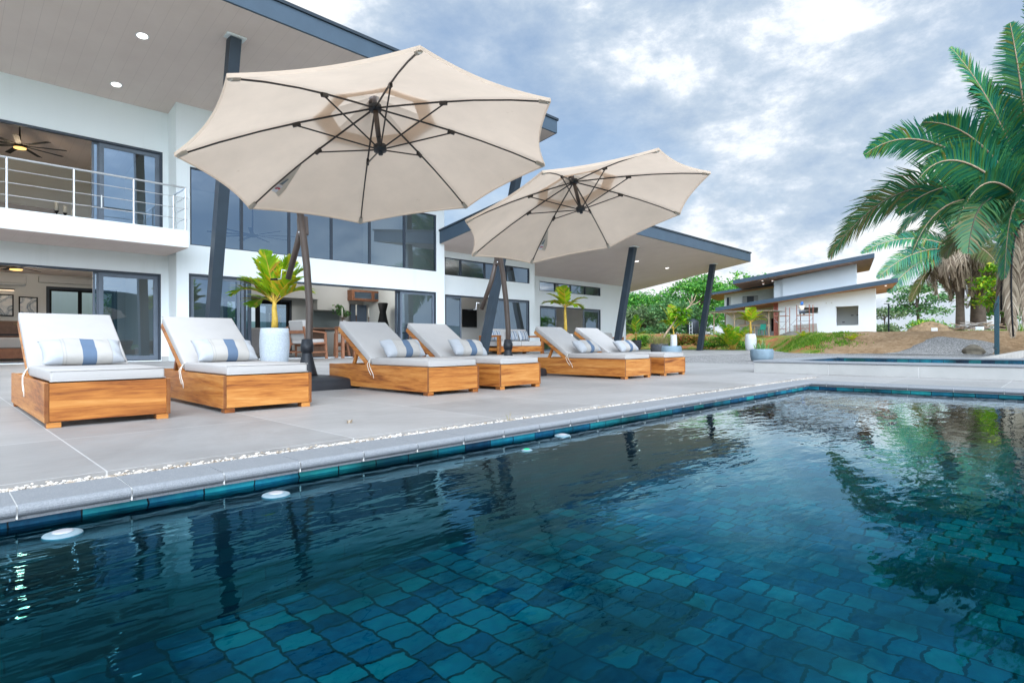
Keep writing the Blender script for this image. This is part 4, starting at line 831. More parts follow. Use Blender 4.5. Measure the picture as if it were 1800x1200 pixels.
# ------------------------------------------------------------------ cantilever umbrellas
def umbrella(hub, n_dn, rot, mast, arm, label, dark):
    nd_ = Vector(n_dn).normalized(); uu = Vector((0, 1, 0)).cross(nd_).normalized(); vv = nd_.cross(uu); up_ = -nd_
    base = Vector((mast[0][0], mast[0][1], 0)); t = thing('cantilever_umbrella', base, label, 'umbrella', 'cream cantilever umbrellas over the loungers')
    h = Vector(hub)-base; RAD, DR = 1.75, 0.555
    def rad(k): a = rot+k*math.pi/4; return uu*math.cos(a)+vv*math.sin(a)
    def prof(s): return -DR*(0.80*s+0.20*s*s*s)               # drop below the hub along the rib
    def P(k, s, lift=0.0): return h + rad(k)*(RAD*s) + up_*(prof(s)+lift)
    NS, NT = 14, 12
    def skin(s0, s1, lift, hole_lift=0.0, scal=0.047):
        V = []; F = []
        for k in range(8):
            b = len(V)
            for i in range(NS+1):
                s = s0+(s1-s0)*i/NS; A, B = P(k, s, lift), P(k+1, s, lift)
                for j in range(NT+1):
                    q = j/NT; e = 4*q*(1-q); p = A.lerp(B, q); cen = h+up_*(prof(s)+lift)
                    pull = scal*e*(s/s1)**3; p = p + (cen-p)*pull + up_*(-0.010*e*math.sin(math.pi*(s-s0)/(s1-s0)) + hole_lift*(1-s/s1))
                    V.append(tuple(p))
            for i in range(NS):
                for j in range(NT): a = b+i*(NT+1)+j; F.append((a, a+NT+1, a+NT+2, a+1))
        return V, F
    V, F = skin(0.245, 1.0, 0.022); c = npmesh('canopy', V, F, 'canopy', t, True); w_ = c.modifiers.new('weld', 'WELD'); w_.merge_threshold = 0.002
    # hem turned over the edge
    V = []; F = []
    for k in range(8):
        b = len(V)
        for j in range(NT+1):
            q = j/NT; e = 4*q*(1-q); p = P(k, 1.0, 0.022).lerp(P(k+1, 1.0, 0.022), q); p = p+(h+up_*prof(1.0)-p)*0.047*e
            o_ = (p-h); o_ = (o_-up_*o_.dot(up_)).normalized(); V += [tuple(p+up_*0.012+o_*0.006), tuple(p-up_*0.020+o_*0.004)]
        for j in range(NT): a = b+2*j; F.append((a, a+1, a+3, a+2))
    npmesh('hem', V, F, 'canopy', t, True)
    V, F = skin(0.03, 0.345, 0.05, 0.07, 0.03); npmesh('vent_cap', V, F, 'canopy', t, True)
    for k in range(8):
        r_ = MB().tube([P(k, s) for s in (0.03, 0.2, 0.4, 0.6, 0.8, 0.955)], [0.0095, 0.0095, 0.0095, 0.008, 0.008, 0.008], 8).build('rib', 'rib_metal', t)
        j = P(k, 0.42, -0.028); m_ = MB(); m_.tube([h+up_*(-0.415)+rad(k)*0.05, j], 0.0075, 8); m_.build('strut', 'rib_metal', t)
        m_ = MB(); m_.beam(P(k, 0.405, -0.012), P(k, 0.445, -0.014), 0.026, 0.034, up_); m_.build('joint', 'rib_metal', r_)
        a, b = P(k, 0.945, 0.004), P(k, 0.992, 0.006); m_ = MB(); m_.tube([a, b], [0.020, 0.026], 8); m_.build('corner_pocket', 'flap', t)
    def ringpart(nm, c0, r_, hh, mt):
        pts = [c0+up_*z for z in (-hh, -hh*0.8, hh*0.8, hh)]; MB().tube(pts, [r_*0.55, r_, r_, r_*0.7], 16).build(nm, mt, t, True)
    ringpart('upper_hub', h, 0.062, 0.032, 'plastic_black'); ringpart('lower_hub', h-up_*0.415, 0.062, 0.036, 'plastic_black')
    MB().tube([h+up_*0.10, h-up_*0.30], 0.025, 14).build('center_pole', 'bronze', t, True); MB().tube([h-up_*0.29, h-up_*0.48], 0.022, 12).build('slider', 'plastic_black', t, True)
    # maker's tag and strap on one rib
    kk = dark
    m_ = MB(); a, b, c_, d_ = P(kk, 0.50, -0.004), P(kk, 0.86, -0.012), P(kk, 0.84, -0.05)+(rad(kk+2))*0.13, P(kk, 0.74, -0.04)+(rad(kk+2))*0.13
    m_.quad(P(kk, 0.55, -0.008), P(kk, 0.80, -0.016), P(kk, 0.84, -0.012)+rad(kk+2)*0.15, P(kk, 0.78, -0.008)+rad(kk+2)*0.145); m_.build('tie_strap', 'flap', t)
    q0 = P(kk, 0.775, -0.018)+rad(kk+2)*0.02; e1 = rad(kk); e2 = rad(kk+2)
    m_ = MB(); m_.quad(P(kk, 0.69, -0.014), P(kk, 0.745, -0.016), P(kk, 0.745, -0.018)+e2*0.05, P(kk, 0.69, -0.016)+e2*0.05); m_.build('care_tag', 'rib_label', t)
    m_ = MB(); m_.quad(P(kk, 0.75, -0.019), P(kk, 0.81, -0.021), P(kk, 0.81, -0.022)+e2*0.065, P(kk, 0.75, -0.02)+e2*0.065); wl = m_.build('maker_label', 'white_plastic', t)
    cc = (P(kk, 0.78, -0.024)+e2*0.034); m_ = MB(); m_.add([tuple(cc-up_*0.002+e1*0.034*math.cos(q*math.pi/10)+e2*0.026*math.sin(q*math.pi/10)) for q in range(20)], [tuple(range(20))]); m_.build('red_badge', 'red_print', wl)
    m_ = MB()
    for (p_, q_) in (((-0.012, -0.010), (0.012, 0.002)), ((0.012, 0.002), (-0.008, 0.010)), ((-0.002, -0.012), (0.006, 0.012))): m_.beam(cc-up_*0.005+e1*p_[0]+e2*p_[1], cc-up_*0.005+e1*q_[0]+e2*q_[1], 0.005, 0.001, up_)
    m_.build('badge_mark', 'white_plastic', wl)
    # mast, boom, tail arm
    mp_ = [Vector(p)-base for p in mast]; top = mp_[-1]
    MB().tube(mp_, [0.044]*len(mp_), 18).build('mast', 'bronze', t, True)
    hs = h+up_*0.10; b1 = top.lerp(hs, 0.35)+Vector((0, 0, 0.18)); b2 = top.lerp(hs, 0.75)+Vector((0, 0, 0.10))
    MB().tube([top+Vector((0, 0, -0.03)), top+Vector((0, -0.10, 0.16)), b1, b2, hs], [0.045, 0.045, 0.042, 0.036, 0.03], 14).build('boom', 'bronze', t, True)
    ar = [Vector(p)-base for p in arm]; MB().tube(ar, [0.038, 0.040, 0.036], 14).build('tail_arm', 'bronze', t, True)
    m_ = MB(); m_.beam(ar[0]+Vector((0, -0.02, 0.10)), ar[0]+Vector((0, -0.05, -0.14)), 0.09, 0.14, (0, 1, 0)); m_.build('pivot_bracket', 'bronze', t, bevel=0.012)
    m_ = MB(); 
    for z in (0.07, -0.02, -0.10): m_.tube([ar[0]+Vector((-0.05, -0.06, z)), ar[0]+Vector((-0.062, -0.07, z))], 0.011, 8)
    m_.build('bolt', 'steel', t)
    e = ar[2]; c0 = e+Vector((-0.005, 0.01, 0.10)); m_ = MB(); m_.tube([c0, c0+Vector((-0.05, 0.05, 0.02)), c0+Vector((-0.06, 0.055, -0.10)), c0+Vector((-0.10, 0.10, -0.105))], 0.0075, 8); cr_ = m_.build('crank', 'steel', t, True)
    m_ = MB(); m_.tube([c0+Vector((-0.09, 0.09, -0.105)), c0+Vector((-0.15, 0.16, -0.105))], 0.014, 10); m_.build('crank_grip', 'black', cr_, True)
    m_ = MB(); m_.lathe([(0.051, -0.014), (0.051, 0.014)], (top.x, top.y, top.z-0.30), 16); m_.build('mast_ring', 'plastic_black', t)
    # socket and base
    MB().lathe([(0.13, 0.145), (0.115, 0.20), (0.085, 0.32), (0.062, 0.43), (0.060, 0.44), (0.076, 0.455), (0.080, 0.54), (0.074, 0.55), (0.064, 0.61), (0.046, 0.615)], seg=24).build('socket', 'plastic_black', t, True)
    q = []
    for k in range(40):
        a = 2*math.pi*k/40; c_, s_ = math.cos(a), math.sin(a); ex = 0.36
        q.append((0.52*math.copysign(abs(c_)**ex, c_), 0.52*math.copysign(abs(s_)**ex, s_)))
    m_ = MB(); V = []
    for z, k in ((0, 1.0), (0.10, 0.985), (0.125, 0.94), (0.15, 0.55), (0.155, 0.25)): V += [(x*k, y*k-0.02, z) for x, y in q]
    F = [(i*40+k, i*40+(k+1) % 40, (i+1)*40+(k+1) % 40, (i+1)*40+k) for i in range(4) for k in range(40)]+[tuple(range(160, 200))]
    m_.add(V, F); m_.build('base', 'plastic_black', t, True)
    return t
umbrella((3.075, 4.869, 2.851), (0.021, -0.17, -0.985), 6.697, [(3.36, 6.9, 0.15), (3.385, 6.9, 0.58), (3.395, 6.9, 1.02), (3.36, 6.9, 1.52), (3.31, 6.9, 1.94), (3.25, 6.88, 2.30), (3.2, 6.8, 2.52)],
         [(3.33, 6.98, 2.05), (3.33, 7.08, 1.85), (3.30, 7.3, 1.40)], 'large cream cantilever umbrella nearest the camera, left of the other one', 1)
umbrella((6.419, 5.049, 2.828), (0.021, -0.265, -0.964), 0.374, [(6.95, 6.9, 0.15), (6.955, 6.9, 0.78), (6.91, 6.9, 1.26), (6.83, 6.9, 1.74), (6.75, 6.9, 2.02), (6.66, 6.85, 2.30), (6.6, 6.78, 2.5)],
         [(6.80, 7.0, 2.02), (6.76, 7.1, 1.62), (6.66, 7.25, 1.13)], 'cream cantilever umbrella farther right, tilted higher, over the fourth and fifth loungers', 2)
# small things on the deck
dl = MB(); V, F = tuft(6, 0.03, 0.035, 0.018, 1.2, seed=8); o = npmesh('dry_leaf', V, F, 'leaf_dead'); o.location = (2.06, 3.60, 0.001); tag(o, 'small curled dry leaf lying on the terrace tiles', 'leaf')
V, F = tuft(6, 0.03, 0.085, 0.003, 0.7, seed=9); o = npmesh('weed_sprig', V, F, 'dry_grass'); o.location = (2.98, 2.95, -0.02); tag(o, 'thin weed sprig growing from the pebble strip beside the coping', 'weed')

# ------------------------------------------------------------------ outdoor lounge sofas under the porch
t = thing('outdoor_sofa', (21.2, 20.9, 0), 'teak outdoor sofa with white cushions behind the far umbrella pole', 'sofa')
def slat_arm(x): 
    m_ = MB(); m_.box(x-.08, x+.08, -0.75, -0.60, 0, 0.86); m_.box(x-.08, x+.08, 0.55, 0.70, 0, 0.86); m_.box(x-.09, x+.09, -0.75, 0.70, 0.861, 0.95); m_.box(x-.05, x+.05, -0.60, 0.55, 0.18, 0.32); return m_
for x in (-1.45, 1.75): slat_arm(x).build('armrest', 'teak_y', t, bevel=0.008)
MB().box(-1.36, 1.66, -0.72, -0.62, 0.12, 0.40).build('front_rail', 'teak_x', t, bevel=0.006); MB().box(-1.36, 1.66, 0.60, 0.68, 0.12, 0.80).build('back_rail', 'teak_x', t, bevel=0.006)
for a, b in ((-1.35, 0.14), (0.16, 1.65)):
    MB().box(a, b, -0.70, 0.45, 0.401, 0.66).build('seat_cushion', 'cushion', t, bevel=0.05, seg=3); m_ = MB(); m_.prism([(0.22, 0.66), (0.40, 1.30), (0.62, 1.30), (0.50, 0.66)], 0, a, b); m_.build('back_cushion', 'cushion', t, bevel=0.05, seg=3)
for i, (x, lb) in enumerate(((-0.95, 'striped cushion at the left end of the teak outdoor sofa'), (0.25, 'blue striped cushion in the middle of the teak outdoor sofa'), (1.05, 'blue striped cushion toward the right end of the teak outdoor sofa'))):
    V, F = cushion_mesh(0.78, 0.56, 0.22, seed=20+i); o = npmesh('cushion', V, F, 'pillow_multi', smooth=True); o.location = (21.2+x, 20.95, 0.95); o.rotation_euler = (R(-22), 0, R(4*(i-1))); tag(o, lb, 'cushion', 'cushions on the outdoor sofa')
t = thing('outdoor_armchair', (32.75, 22.85, 0), 'teak outdoor armchair end with white cushion right of the fourth post', 'armchair', None, R(-20))
for x in (-0.7, 0.7): slat_arm(x).build('armrest', 'teak_y', t, bevel=0.008)
MB().box(-0.62, 0.62, -0.7, 0.5, 0.35, 0.66).build('seat_cushion', 'cushion', t, bevel=0.05, seg=3); m_ = MB(); m_.prism([(0.22, 0.66), (0.40, 1.25), (0.62, 1.25), (0.50, 0.66)], 0, -0.62, 0.62); m_.build('back_cushion', 'cushion', t, bevel=0.05, seg=3)
t = thing('wicker_chair', (31.6, 22.6, 0), 'grey round backed chair behind the last lounger', 'chair')
MB().lathe([(0.45, 0.0), (0.55, 0.35), (0.62, 0.62), (0.60, 0.98), (0.56, 0.98), (0.54, 0.60), (0.1, 0.55)], seg=26).build('shell', 'grey_fabric', t, True)
MB().lathe([(0.05, 0.55), (0.5, 0.58), (0.5, 0.70), (0.05, 0.74)], seg=22).build('seat_cushion', 'cushion', t, True)

# ------------------------------------------------------------------ plants
def frond_geo(pts, nl, ll, lw, V, F, fold=0.5, droop=0.5, rag=0.15, tipk=0.35, rr=random, fwdk=0.55, base=0.12, roll=0.0):
    """leaflets along a rachis polyline pts (Vectors)"""
    n = len(pts)
    seglen = [(pts[i+1]-pts[i]).length for i in range(n-1)]; L = sum(seglen)
    def at(s):
        d = s*L
        for i in range(n-1):
            if d <= seglen[i] or i == n-2: return pts[i].lerp(pts[i+1], min(1, d/seglen[i])), (pts[i+1]-pts[i]).normalized()
            d -= seglen[i]
    for i in range(nl):
        s = base+(1-base)*(i+0.5)/nl; p, tg = at(s)
        side = tg.cross(Vector((0, 0, 1)))
        if side.length < 0.05: side = Vector((1, 0, 0))
        side.normalize(); upv = side.cross(tg)
        if roll: side, upv = side*math.cos(roll)+upv*math.sin(roll), upv*math.cos(roll)-side*math.sin(roll)
        k = math.sin(math.pi*min(1, (s-base*0.6)/(1-base*0.6)*0.93+0.07))**0.55*(1-tipk*s)
        for sg in (1, -1):
            l = ll*k*rr.uniform(1-rag, 1+rag*0.5); f = fwdk*(0.6+0.9*s)+rr.uniform(-.12, .12)
            d = (side*sg + tg*f + upv*(fold*0.55+rr.uniform(-.14, .14))).normalized()
            p1 = p+d*l*0.5; d2 = (d+Vector((0, 0, -droop*rr.uniform(.7, 1.3)))).normalized(); p2 = p1+d2*l*0.5
            wv = d.cross(upv+Vector((0, 0, 0.01))).normalized()*lw*0.5
            if wv.length < 1e-6: wv = tg*lw*0.5
            b = len(V); V += [tuple(p-wv*0.6), tuple(p+wv*0.6), tuple(p1-wv), tuple(p1+wv), tuple(p2-wv*0.15), tuple(p2+wv*0.15)]
            F += [(b, b+1, b+3, b+2), (b+2, b+3, b+5, b+4)]
def bez(a, c, b, n=12): 
    a, b, c = Vector(a), Vector(b), Vector(c); return [a*(1-t)**2 + c*2*t*(1-t) + b*t*t for t in [i/n for i in range(n+1)]]
def arc(origin, az, el, L, droop, n=9):
    p = Vector(origin); pts = [p.copy()]; e = el
    for i in range(n): p = p+Vector((math.cos(e)*math.cos(az), math.cos(e)*math.sin(az), math.sin(e)))*(L/n); pts.append(p.copy()); e -= droop/n*(0.5+1.0*i/n)
    return pts
def frond(pts, nl, ll, lw, mat, parent, rach=0.012, rmat='trunk_yellow', **kw):
    V = []; F = []; frond_geo(pts, nl, ll, lw, V, F, **kw); f = npmesh('frond', V, F, mat, parent)
    n = len(pts); MB().tube(pts, [rach*(1-0.8*i/(n-1)) for i in range(n)], 6).build('midrib', rmat, f, True); return f
def potted_palm(name, loc, label, pot, potmat, th, tr, fronds, seed, lmat='leaf_yellow', ll=0.55, lw=0.13, nl=13, tmat='trunk_yellow'):
    rr = random.Random(seed); t = thing(name, loc, label, 'potted palm')
    ph = max(z for r, z in pot); MB().lathe(pot, seg=36).build('pot', potmat, t, True)
    rt_ = pot[-1][0]; MB().lathe([(rt_*1.0, ph-0.07), (0.02, ph-0.05)], seg=24).build('soil', 'soil', t)
    MB().tube([(0, 0, ph-0.1), (0.01, 0, ph+th*0.35), (0.0, 0.02, ph+th*0.75), (0.01, 0.01, ph+th)], [tr*1.25, tr, tr*0.8, tr*0.55], 14).build('trunk', tmat, t, True)
    for (az, el, L, dr) in fronds: frond(arc((0.01, 0.01, ph+th*0.9), az, el, L, dr), nl, ll*rr.uniform(.85, 1.1), lw, lmat, t, 0.022, droop=0.28, rag=0.15, rr=rr, fold=0.6, fwdk=0.95, base=0.2)
    return t
big = [(0.355, 0.0), (0.38, 0.05), (0.405, 0.30), (0.415, 0.60), (0.405, 0.84), (0.385, 1.02), (0.345, 1.02), (0.34, 0.93)]
R45 = R(44.4)
def scr(a): return R45 - R(90) + a      # azimuth seen as pointing right on the picture, turned by a
potted_palm('potted_palm', (7.16, 16.75, 0), 'yellow green palm in a big pale speckled pot between the second and third loungers', big, 'pot_speckle', 0.80, 0.085,
    [(scr(R(180)), 0.80, 1.45, 1.8), (scr(R(170)), 1.0, 1.35, 1.2), (scr(R(150)), 0.50, 1.05, 1.6), (scr(R(0)), 0.75, 1.30, 1.5), (scr(R(12)), 1.10, 1.45, 0.7), (scr(R(255)), 1.38, 1.55, 0.35), (scr(R(60)), 1.25, 1.50, 0.6), (scr(R(120)), 1.3, 1.5, 0.5), (scr(R(200)), 0.95, 1.2, 1.0), (scr(R(330)), 0.95, 1.25, 1.0), (scr(R(100)), 1.0, 1.2, 1.0), (scr(R(0)), 1.35, 1.5, 0.4), (scr(R(180)), 1.3, 1.45, 0.5)], 5, ll=0.72, lw=0.125, nl=17)
potted_palm('potted_palm', (23.4, 19.0, 0), 'slender yellow stemmed palm rising between the last two loungers', big, 'pot_white', 1.55, 0.085,
    [(scr(R(180)), 0.55, 1.3, 1.2), (scr(R(160)), 0.95, 1.25, 0.9), (scr(R(0)), 0.75, 1.3, 1.1), (scr(R(20)), 0.45, 1.1, 1.5), (scr(R(260)), 1.2, 1.3, 0.7), (scr(R(110)), 1.2, 1.35, 0.6), (scr(R(300)), 0.6, 1.0, 1.8), (scr(R(215)), 0.8, 1.0, 1.8)], 6, ll=0.62, lw=0.16, nl=12)
dp = [(0.30, 0.0), (0.38, 0.08), (0.42, 0.45), (0.43, 0.76), (0.39, 0.76), (0.38, 0.68)]
potted_palm('potted_palm', (40.0, 25.2, 0), 'low spreading palm in a dark charcoal pot at the far terrace edge', dp, 'pot_dark', 0.40, 0.07,
    [(scr(R(180)), 0.7, 1.5, 1.5), (scr(R(0)), 0.6, 1.6, 1.5), (scr(R(150)), 1.1, 1.5, 0.8), (scr(R(20)), 1.2, 1.6, 0.6), (scr(R(260)), 1.45, 1.7, 0.3), (scr(R(215)), 0.5, 1.3, 1.4), (scr(R(330)), 0.5, 1.3, 1.5), (scr(R(90)), 1.2, 1.4, 0.6)], 7, 'leaf_green', 0.6, 0.09, 18)
tall = [(0.18, 0.0), (0.20, 0.05), (0.215, 0.5), (0.19, 1.05), (0.17, 1.05), (0.165, 0.97)]
potted_palm('potted_palm', (33.0, 18.05, 0), 'yellowing palm in a tall narrow white pot behind the round dark planter', tall, 'pot_white', 0.35, 0.05,
    [(scr(R(180)), 0.9, 1.1, 1.3), (scr(R(165)), 1.25, 1.9, 0.6), (scr(R(0)), 0.8, 1.2, 1.6), (scr(R(340)), 0.9, 1.1, 1.3), (scr(R(90)), 1.35, 1.8, 0.5), (scr(R(200)), 1.0, 1.0, 1.2)], 8, 'leaf_yellow', 0.6, 0.17, 11)
tall2 = [(0.27, 0.0), (0.31, 0.06), (0.37, 0.45), (0.37, 0.75), (0.31, 1.12), (0.27, 1.12), (0.265, 1.03)]
potted_palm('potted_palm', (39.0, 15.62, 0), 'golden fan topped palm in a white barrel pot before the grassy bank', tall2, 'pot_white', 0.85, 0.085,
    [(scr(R(180)), 0.55, 1.1, 1.1), (scr(R(170)), 0.95, 1.1, 0.7), (scr(R(0)), 0.5, 1.1, 1.1), (scr(R(10)), 0.95, 1.15, 0.7), (scr(R(90)), 1.3, 1.1, 0.4), (scr(R(270)), 1.3, 1.1, 0.5), (scr(R(215)), 0.7, 1.0, 0.9), (scr(R(330)), 0.75, 1.0, 0.9)], 9, 'leaf_yellow', 0.6, 0.15, 12)
# round dark planter: bare leaning frangipani and feathery grass
t = thing('round_planter', (26.5, 15.3, 0), 'round charcoal planter with feathery grass and a bare leaning frangipani branch', 'planter')
MB().lathe([(0.36, 0), (0.44, 0.10), (0.455, 0.40), (0.44, 0.52), (0.40, 0.52), (0.39, 0.44)], seg=34).build('pot', 'pot_dark', t, True); MB().lathe([(0.41, 0.45), (0.02, 0.47)], seg=24).build('soil', 'soil', t)
V, F = tuft(420, 1.0, 0.62, 0.012, 1.1, seed=11); V = [(a, b, c+0.46) for a, b, c in V]; npmesh('grass', V, F, 'dry_grass', t)
rv = Vector((math.cos(scr(0)), math.sin(scr(0)), 0))
def rp_(a, z, d=0): return tuple(rv*a + Vector((rv.y*-d, rv.x*d, z)))
m_ = MB(); m_.tube([rp_(0.02, 0.45), rp_(0.35, 1.05), rp_(0.85, 1.75), rp_(1.30, 2.20), rp_(1.62, 2.48)], [0.055, 0.05, 0.042, 0.035, 0.028], 10)
for e in ((1.95, 3.05), (1.72, 3.0), (2.15, 2.72), (1.50, 2.85)): m_.tube([rp_(1.62, 2.48), rp_((1.62+e[0])/2+0.02, (2.48+e[1])/2-0.03), rp_(e[0], e[1], 0.1)], [0.024, 0.02, 0.012], 8)
m_.tube([rp_(0.85, 1.75), rp_(0.95, 1.95), rp_(1.0, 2.15)], 0.02, 8); m_.build('branch', 'branch_pale', t, True)
V = []; F = []; rr = random.Random(5)
for k in range(150):
    c = Vector(rp_(0.98+rr.uniform(-.40, .45), 2.08+rr.uniform(-.42, .32), rr.uniform(-.3, .3))); a = rr.uniform(0, 6.28); d = Vector((math.cos(a), math.sin(a), rr.uniform(-.9, .2))).normalized()*0.46; s_ = d.cross(Vector((0, 0, 1))).normalized()*0.085; b = len(V)
    V += [tuple(c), tuple(c+d*.5+s_), tuple(c+d*.5-s_), tuple(c+d)]; F.append((b, b+1, b+3, b+2))
npmesh('leaves', V, F, 'leaf_bright', t)
# blue grey bowls
bowl = [(0.21, 0.0), (0.26, 0.04), (0.285, 0.18), (0.285, 0.40), (0.265, 0.455), (0.235, 0.455), (0.23, 0.40)]
t = thing('bowl_planter', (15.05, 8.3, 0), 'blue grey rounded bowl planter just right of the last lounger', 'planter')
MB().lathe(bowl, seg=34).build('bowl', 'pot_blue', t, True); MB().lathe([(0.24, 0.41), (0.02, 0.42)], seg=24).build('soil', 'soil', t)
t = thing('bowl_planter', (17.5, 6.68, -0.02), 'blue grey bowl planter with spiky aloe at the corner of the spa', 'planter')
MB().lathe([(r*1.14, z*0.82) for r, z in bowl], seg=34).build('bowl', 'pot_blue', t, True); MB().lathe([(0.27, 0.335), (0.02, 0.345)], seg=24).build('soil', 'soil', t)
V, F = tuft(34, 0.42, 0.26, 0.035, 0.6, seed=12); V = [(a, b, c+0.33) for a, b, c in V]; npmesh('aloe_leaves', V, F, 'aloe', t)
V, F = tuft(5, 0.08, 0.42, 0.03, 0.15, seed=15); V = [(a+0.02, b-0.03, c+0.33) for a, b, c in V]; npmesh('tall_leaves', V, F, 'aloe', t)

# foliage crowns made of many small leaf faces
def crown(blobs, n, ls, seed, flat=0.65, asp=0.55):
    g = np.random.default_rng(seed); bl = np.array(blobs, float); wgt = bl[:, 3]*bl[:, 4]*bl[:, 5]; wgt = wgt**0.75; wgt /= wgt.sum()
    nc = max(8, n//14); bi = g.choice(len(bl), nc, p=wgt); d = g.normal(size=(nc, 3)); d /= np.linalg.norm(d, axis=1)[:, None]
    d[:, 2] = np.where(d[:, 2] < -0.45, -d[:, 2]*0.4, d[:, 2])
    rad = g.uniform(0.55, 1.06, nc)**0.8; cc = bl[bi, :3] + d*rad[:, None]*bl[bi, 3:6]
    ci = g.integers(0, nc, n); spread = ls*1.9
    c = cc[ci] + g.normal(size=(n, 3))*spread*np.array([1, 1, 0.55])
    nrm = g.normal(size=(n, 3)) + np.array([0, 0, 1.0]) + 0.5*d[ci]; nrm /= np.linalg.norm(nrm, axis=1)[:, None]
    a = np.cross(nrm, g.normal(size=(n, 3))); a /= np.linalg.norm(a, axis=1)[:, None]; b = np.cross(nrm, a)
    s = ls*g.uniform(0.6, 1.25, n)[:, None]; a *= s; b *= s*asp
    V = np.stack([c-a, c+b*0.9-a*0.1, c+a, c-b*0.9-a*0.1], 1).reshape(-1, 3); F = np.arange(4*n).reshape(-1, 4); return V, F, cc
def tree(loc, label, blobs, n, ls, trunk, seed, mat='leaf_tree', name='tree', group=None, cat='tree', tmat='trunk_tree', asp=0.55):
    t = thing(name, loc, label, cat, group); V, F, cc = crown(blobs, n, ls, seed, asp=asp); npmesh('crown', V, F, mat, t)
    if trunk:
        r0, hh = trunk; m_ = MB(); rr = random.Random(seed); m_.tube([(0, 0, -0.3), (rr.uniform(-.1, .1), rr.uniform(-.1, .1), hh*0.5), (rr.uniform(-.2, .2), rr.uniform(-.2, .2), hh)], [r0*1.3, r0, r0*0.75], 10)
        for b in blobs: m_.tube([(0, 0, hh*rr.uniform(.6, .95)), ((b[0])*0.5+rr.uniform(-.2, .2), b[1]*0.5, (hh+b[2])*0.5+0.2), (b[0], b[1], b[2])], [r0*0.5, r0*0.35, r0*0.12], 7)
        m_.build('trunk', tmat, t, True)
    return t
def rb(seed, k, sx_, sy_, z0, z1, r0, r1):
    rr = random.Random(seed); o = []
    for i in range(k):
        z = rr.uniform(z0, z1); f = 1-0.45*abs((z-z0)/(z1-z0+1e-6)); a = rr.uniform(0, 6.28); q = math.sqrt(rr.random())*f; r = rr.uniform(r0, r1); o.append((sx_*q*math.cos(a), sy_*q*math.sin(a), z, r, r, r*0.75))
    return o
G = 'trees behind the far end of the porch'
tree((74, 38.0, 0.0), 'tall rounded green tree rising behind the fifth post', rb(1, 22, 6.5, 6.5, 3.2, 8.6, 1.6, 2.6), 15000, 0.21, (0.35, 4.5), 31, 'leaf_tree', group=G)
tree((70, 45.5, 0.0), 'dense mid green tree between the last two posts', rb(2, 18, 5.5, 5.0, 2.5, 6.6, 1.5, 2.4), 12000, 0.20, (0.3, 3.5), 32, 'leaf_tree', group=G)
tree((76, 55.0, 0.0), 'dull green tree just right of the fourth post', rb(3, 16, 6, 5.5, 2.0, 5.6, 1.6, 2.4), 10000, 0.22, (0.3, 3), 33, 'leaf_tree_dull', group=G)
tree((92, 38.0, 0.0), 'broad dark tree top behind the roof of the unfinished house', rb(4, 22, 8, 8, 4, 9.8, 2.0, 3.2), 13000, 0.26, (0.4, 5), 34, 'leaf_tree', group=G)
tree((62, 38.5, 0.0), 'pale grey green tree in front of the tall tree', rb(5, 12, 3.6, 3.4, 1.8, 4.4, 1.0, 1.7), 7000, 0.17, (0.2, 2.5), 35, 'leaf_tree_pale', group=G)
tree((60, 33.0, 0.0), 'dark bushy tree behind the fifth post and water tank', rb(6, 14, 3.6, 3.4, 1.4, 4.6, 1.1, 1.8), 8500, 0.17, (0.2, 2.5), 36, 'leaf_tree_dull', group=G)
tree((56, 41.5, 0.0), 'low spreading bush tree behind the charcoal pot', rb(7, 12, 4.0, 3.6, 0.9, 3.2, 1.0, 1.6), 7500, 0.16, (0.2, 1.8), 37, 'leaf_shrub', group=G)
tree((47, 37.0, 0.0), 'high branch of big leaves hanging just right of the fourth post', [(0.9, -2.0, 6.0, 0.9, 0.9, 0.6), (0.3, -1.0, 6.5, 0.9, 0.9, 0.6), (-0.2, 0.4, 6.9, 1.2, 1.2, 0.8), (-0.4, 1.6, 6.2, 1.3, 1.3, 0.9)], 900, 0.24, (0.2, 5.5), 38, 'leaf_tree', group=G)
m_ = MB(); m_.box(-4, 8.6, 33, 33.2, -0.08, 3.4); tag(m_.build('garden_wall', 'wall'), 'pale garden wall seen through the back window of the living room', 'wall')
tree((9.5, 33.5, 0), 'leafy green bush tree glimpsed through the back windows', rb(8, 14, 4, 2, 0.8, 3.6, 1.0, 1.6), 5000, 0.2, (0.2, 2), 39, 'leaf_bright')
tree((6.6, 31.6, 0), 'green tree beyond the dark back window of the living room', rb(9, 8, 0.8, 0.6, 1.4, 3.4, 0.4, 0.7), 1800, 0.12, (0.06, 1.5), 40, 'leaf_tree')
def shrub(loc, label, sx_, h, n, ls, seed, mat): return tree(loc, label, rb(seed, 9, sx_, sx_, h*0.25, h*0.75, h*0.22, h*0.34), n, ls, None, seed, mat, 'shrub', 'garden shrubs along the terrace edge', 'shrub')
shrub((41.85, 23.53, -0.06), 'yellow green shrub left of the dark round planter', 1.0, 1.25, 1500, 0.09, 51, 'leaf_shrub')
shrub((42.32, 25.67, -0.06), 'low green shrub behind the charcoal palm pot', 1.2, 1.2, 1500, 0.09, 52, 'leaf_shrub')
shrub((41.85, 21.95, -0.06), 'red and pink croton shrub left of the fifth post', 1.1, 1.3, 1700, 0.09, 53, 'leaf_croton')
shrub((42.32, 20.74, -0.06), 'second croton shrub with yellow leaves beside the fifth post', 1.0, 1.2, 1500, 0.09, 54, 'leaf_croton')
shrub((41.39, 19.16, -0.06), 'dark green rounded shrub just right of the fifth post', 0.95, 1.25, 1700, 0.085, 55, 'leaf_shrub')
shrub((42.78, 18.23, -0.06), 'small green shrub behind the areca palm', 0.9, 1.0, 1100, 0.085, 56, 'leaf_shrub')
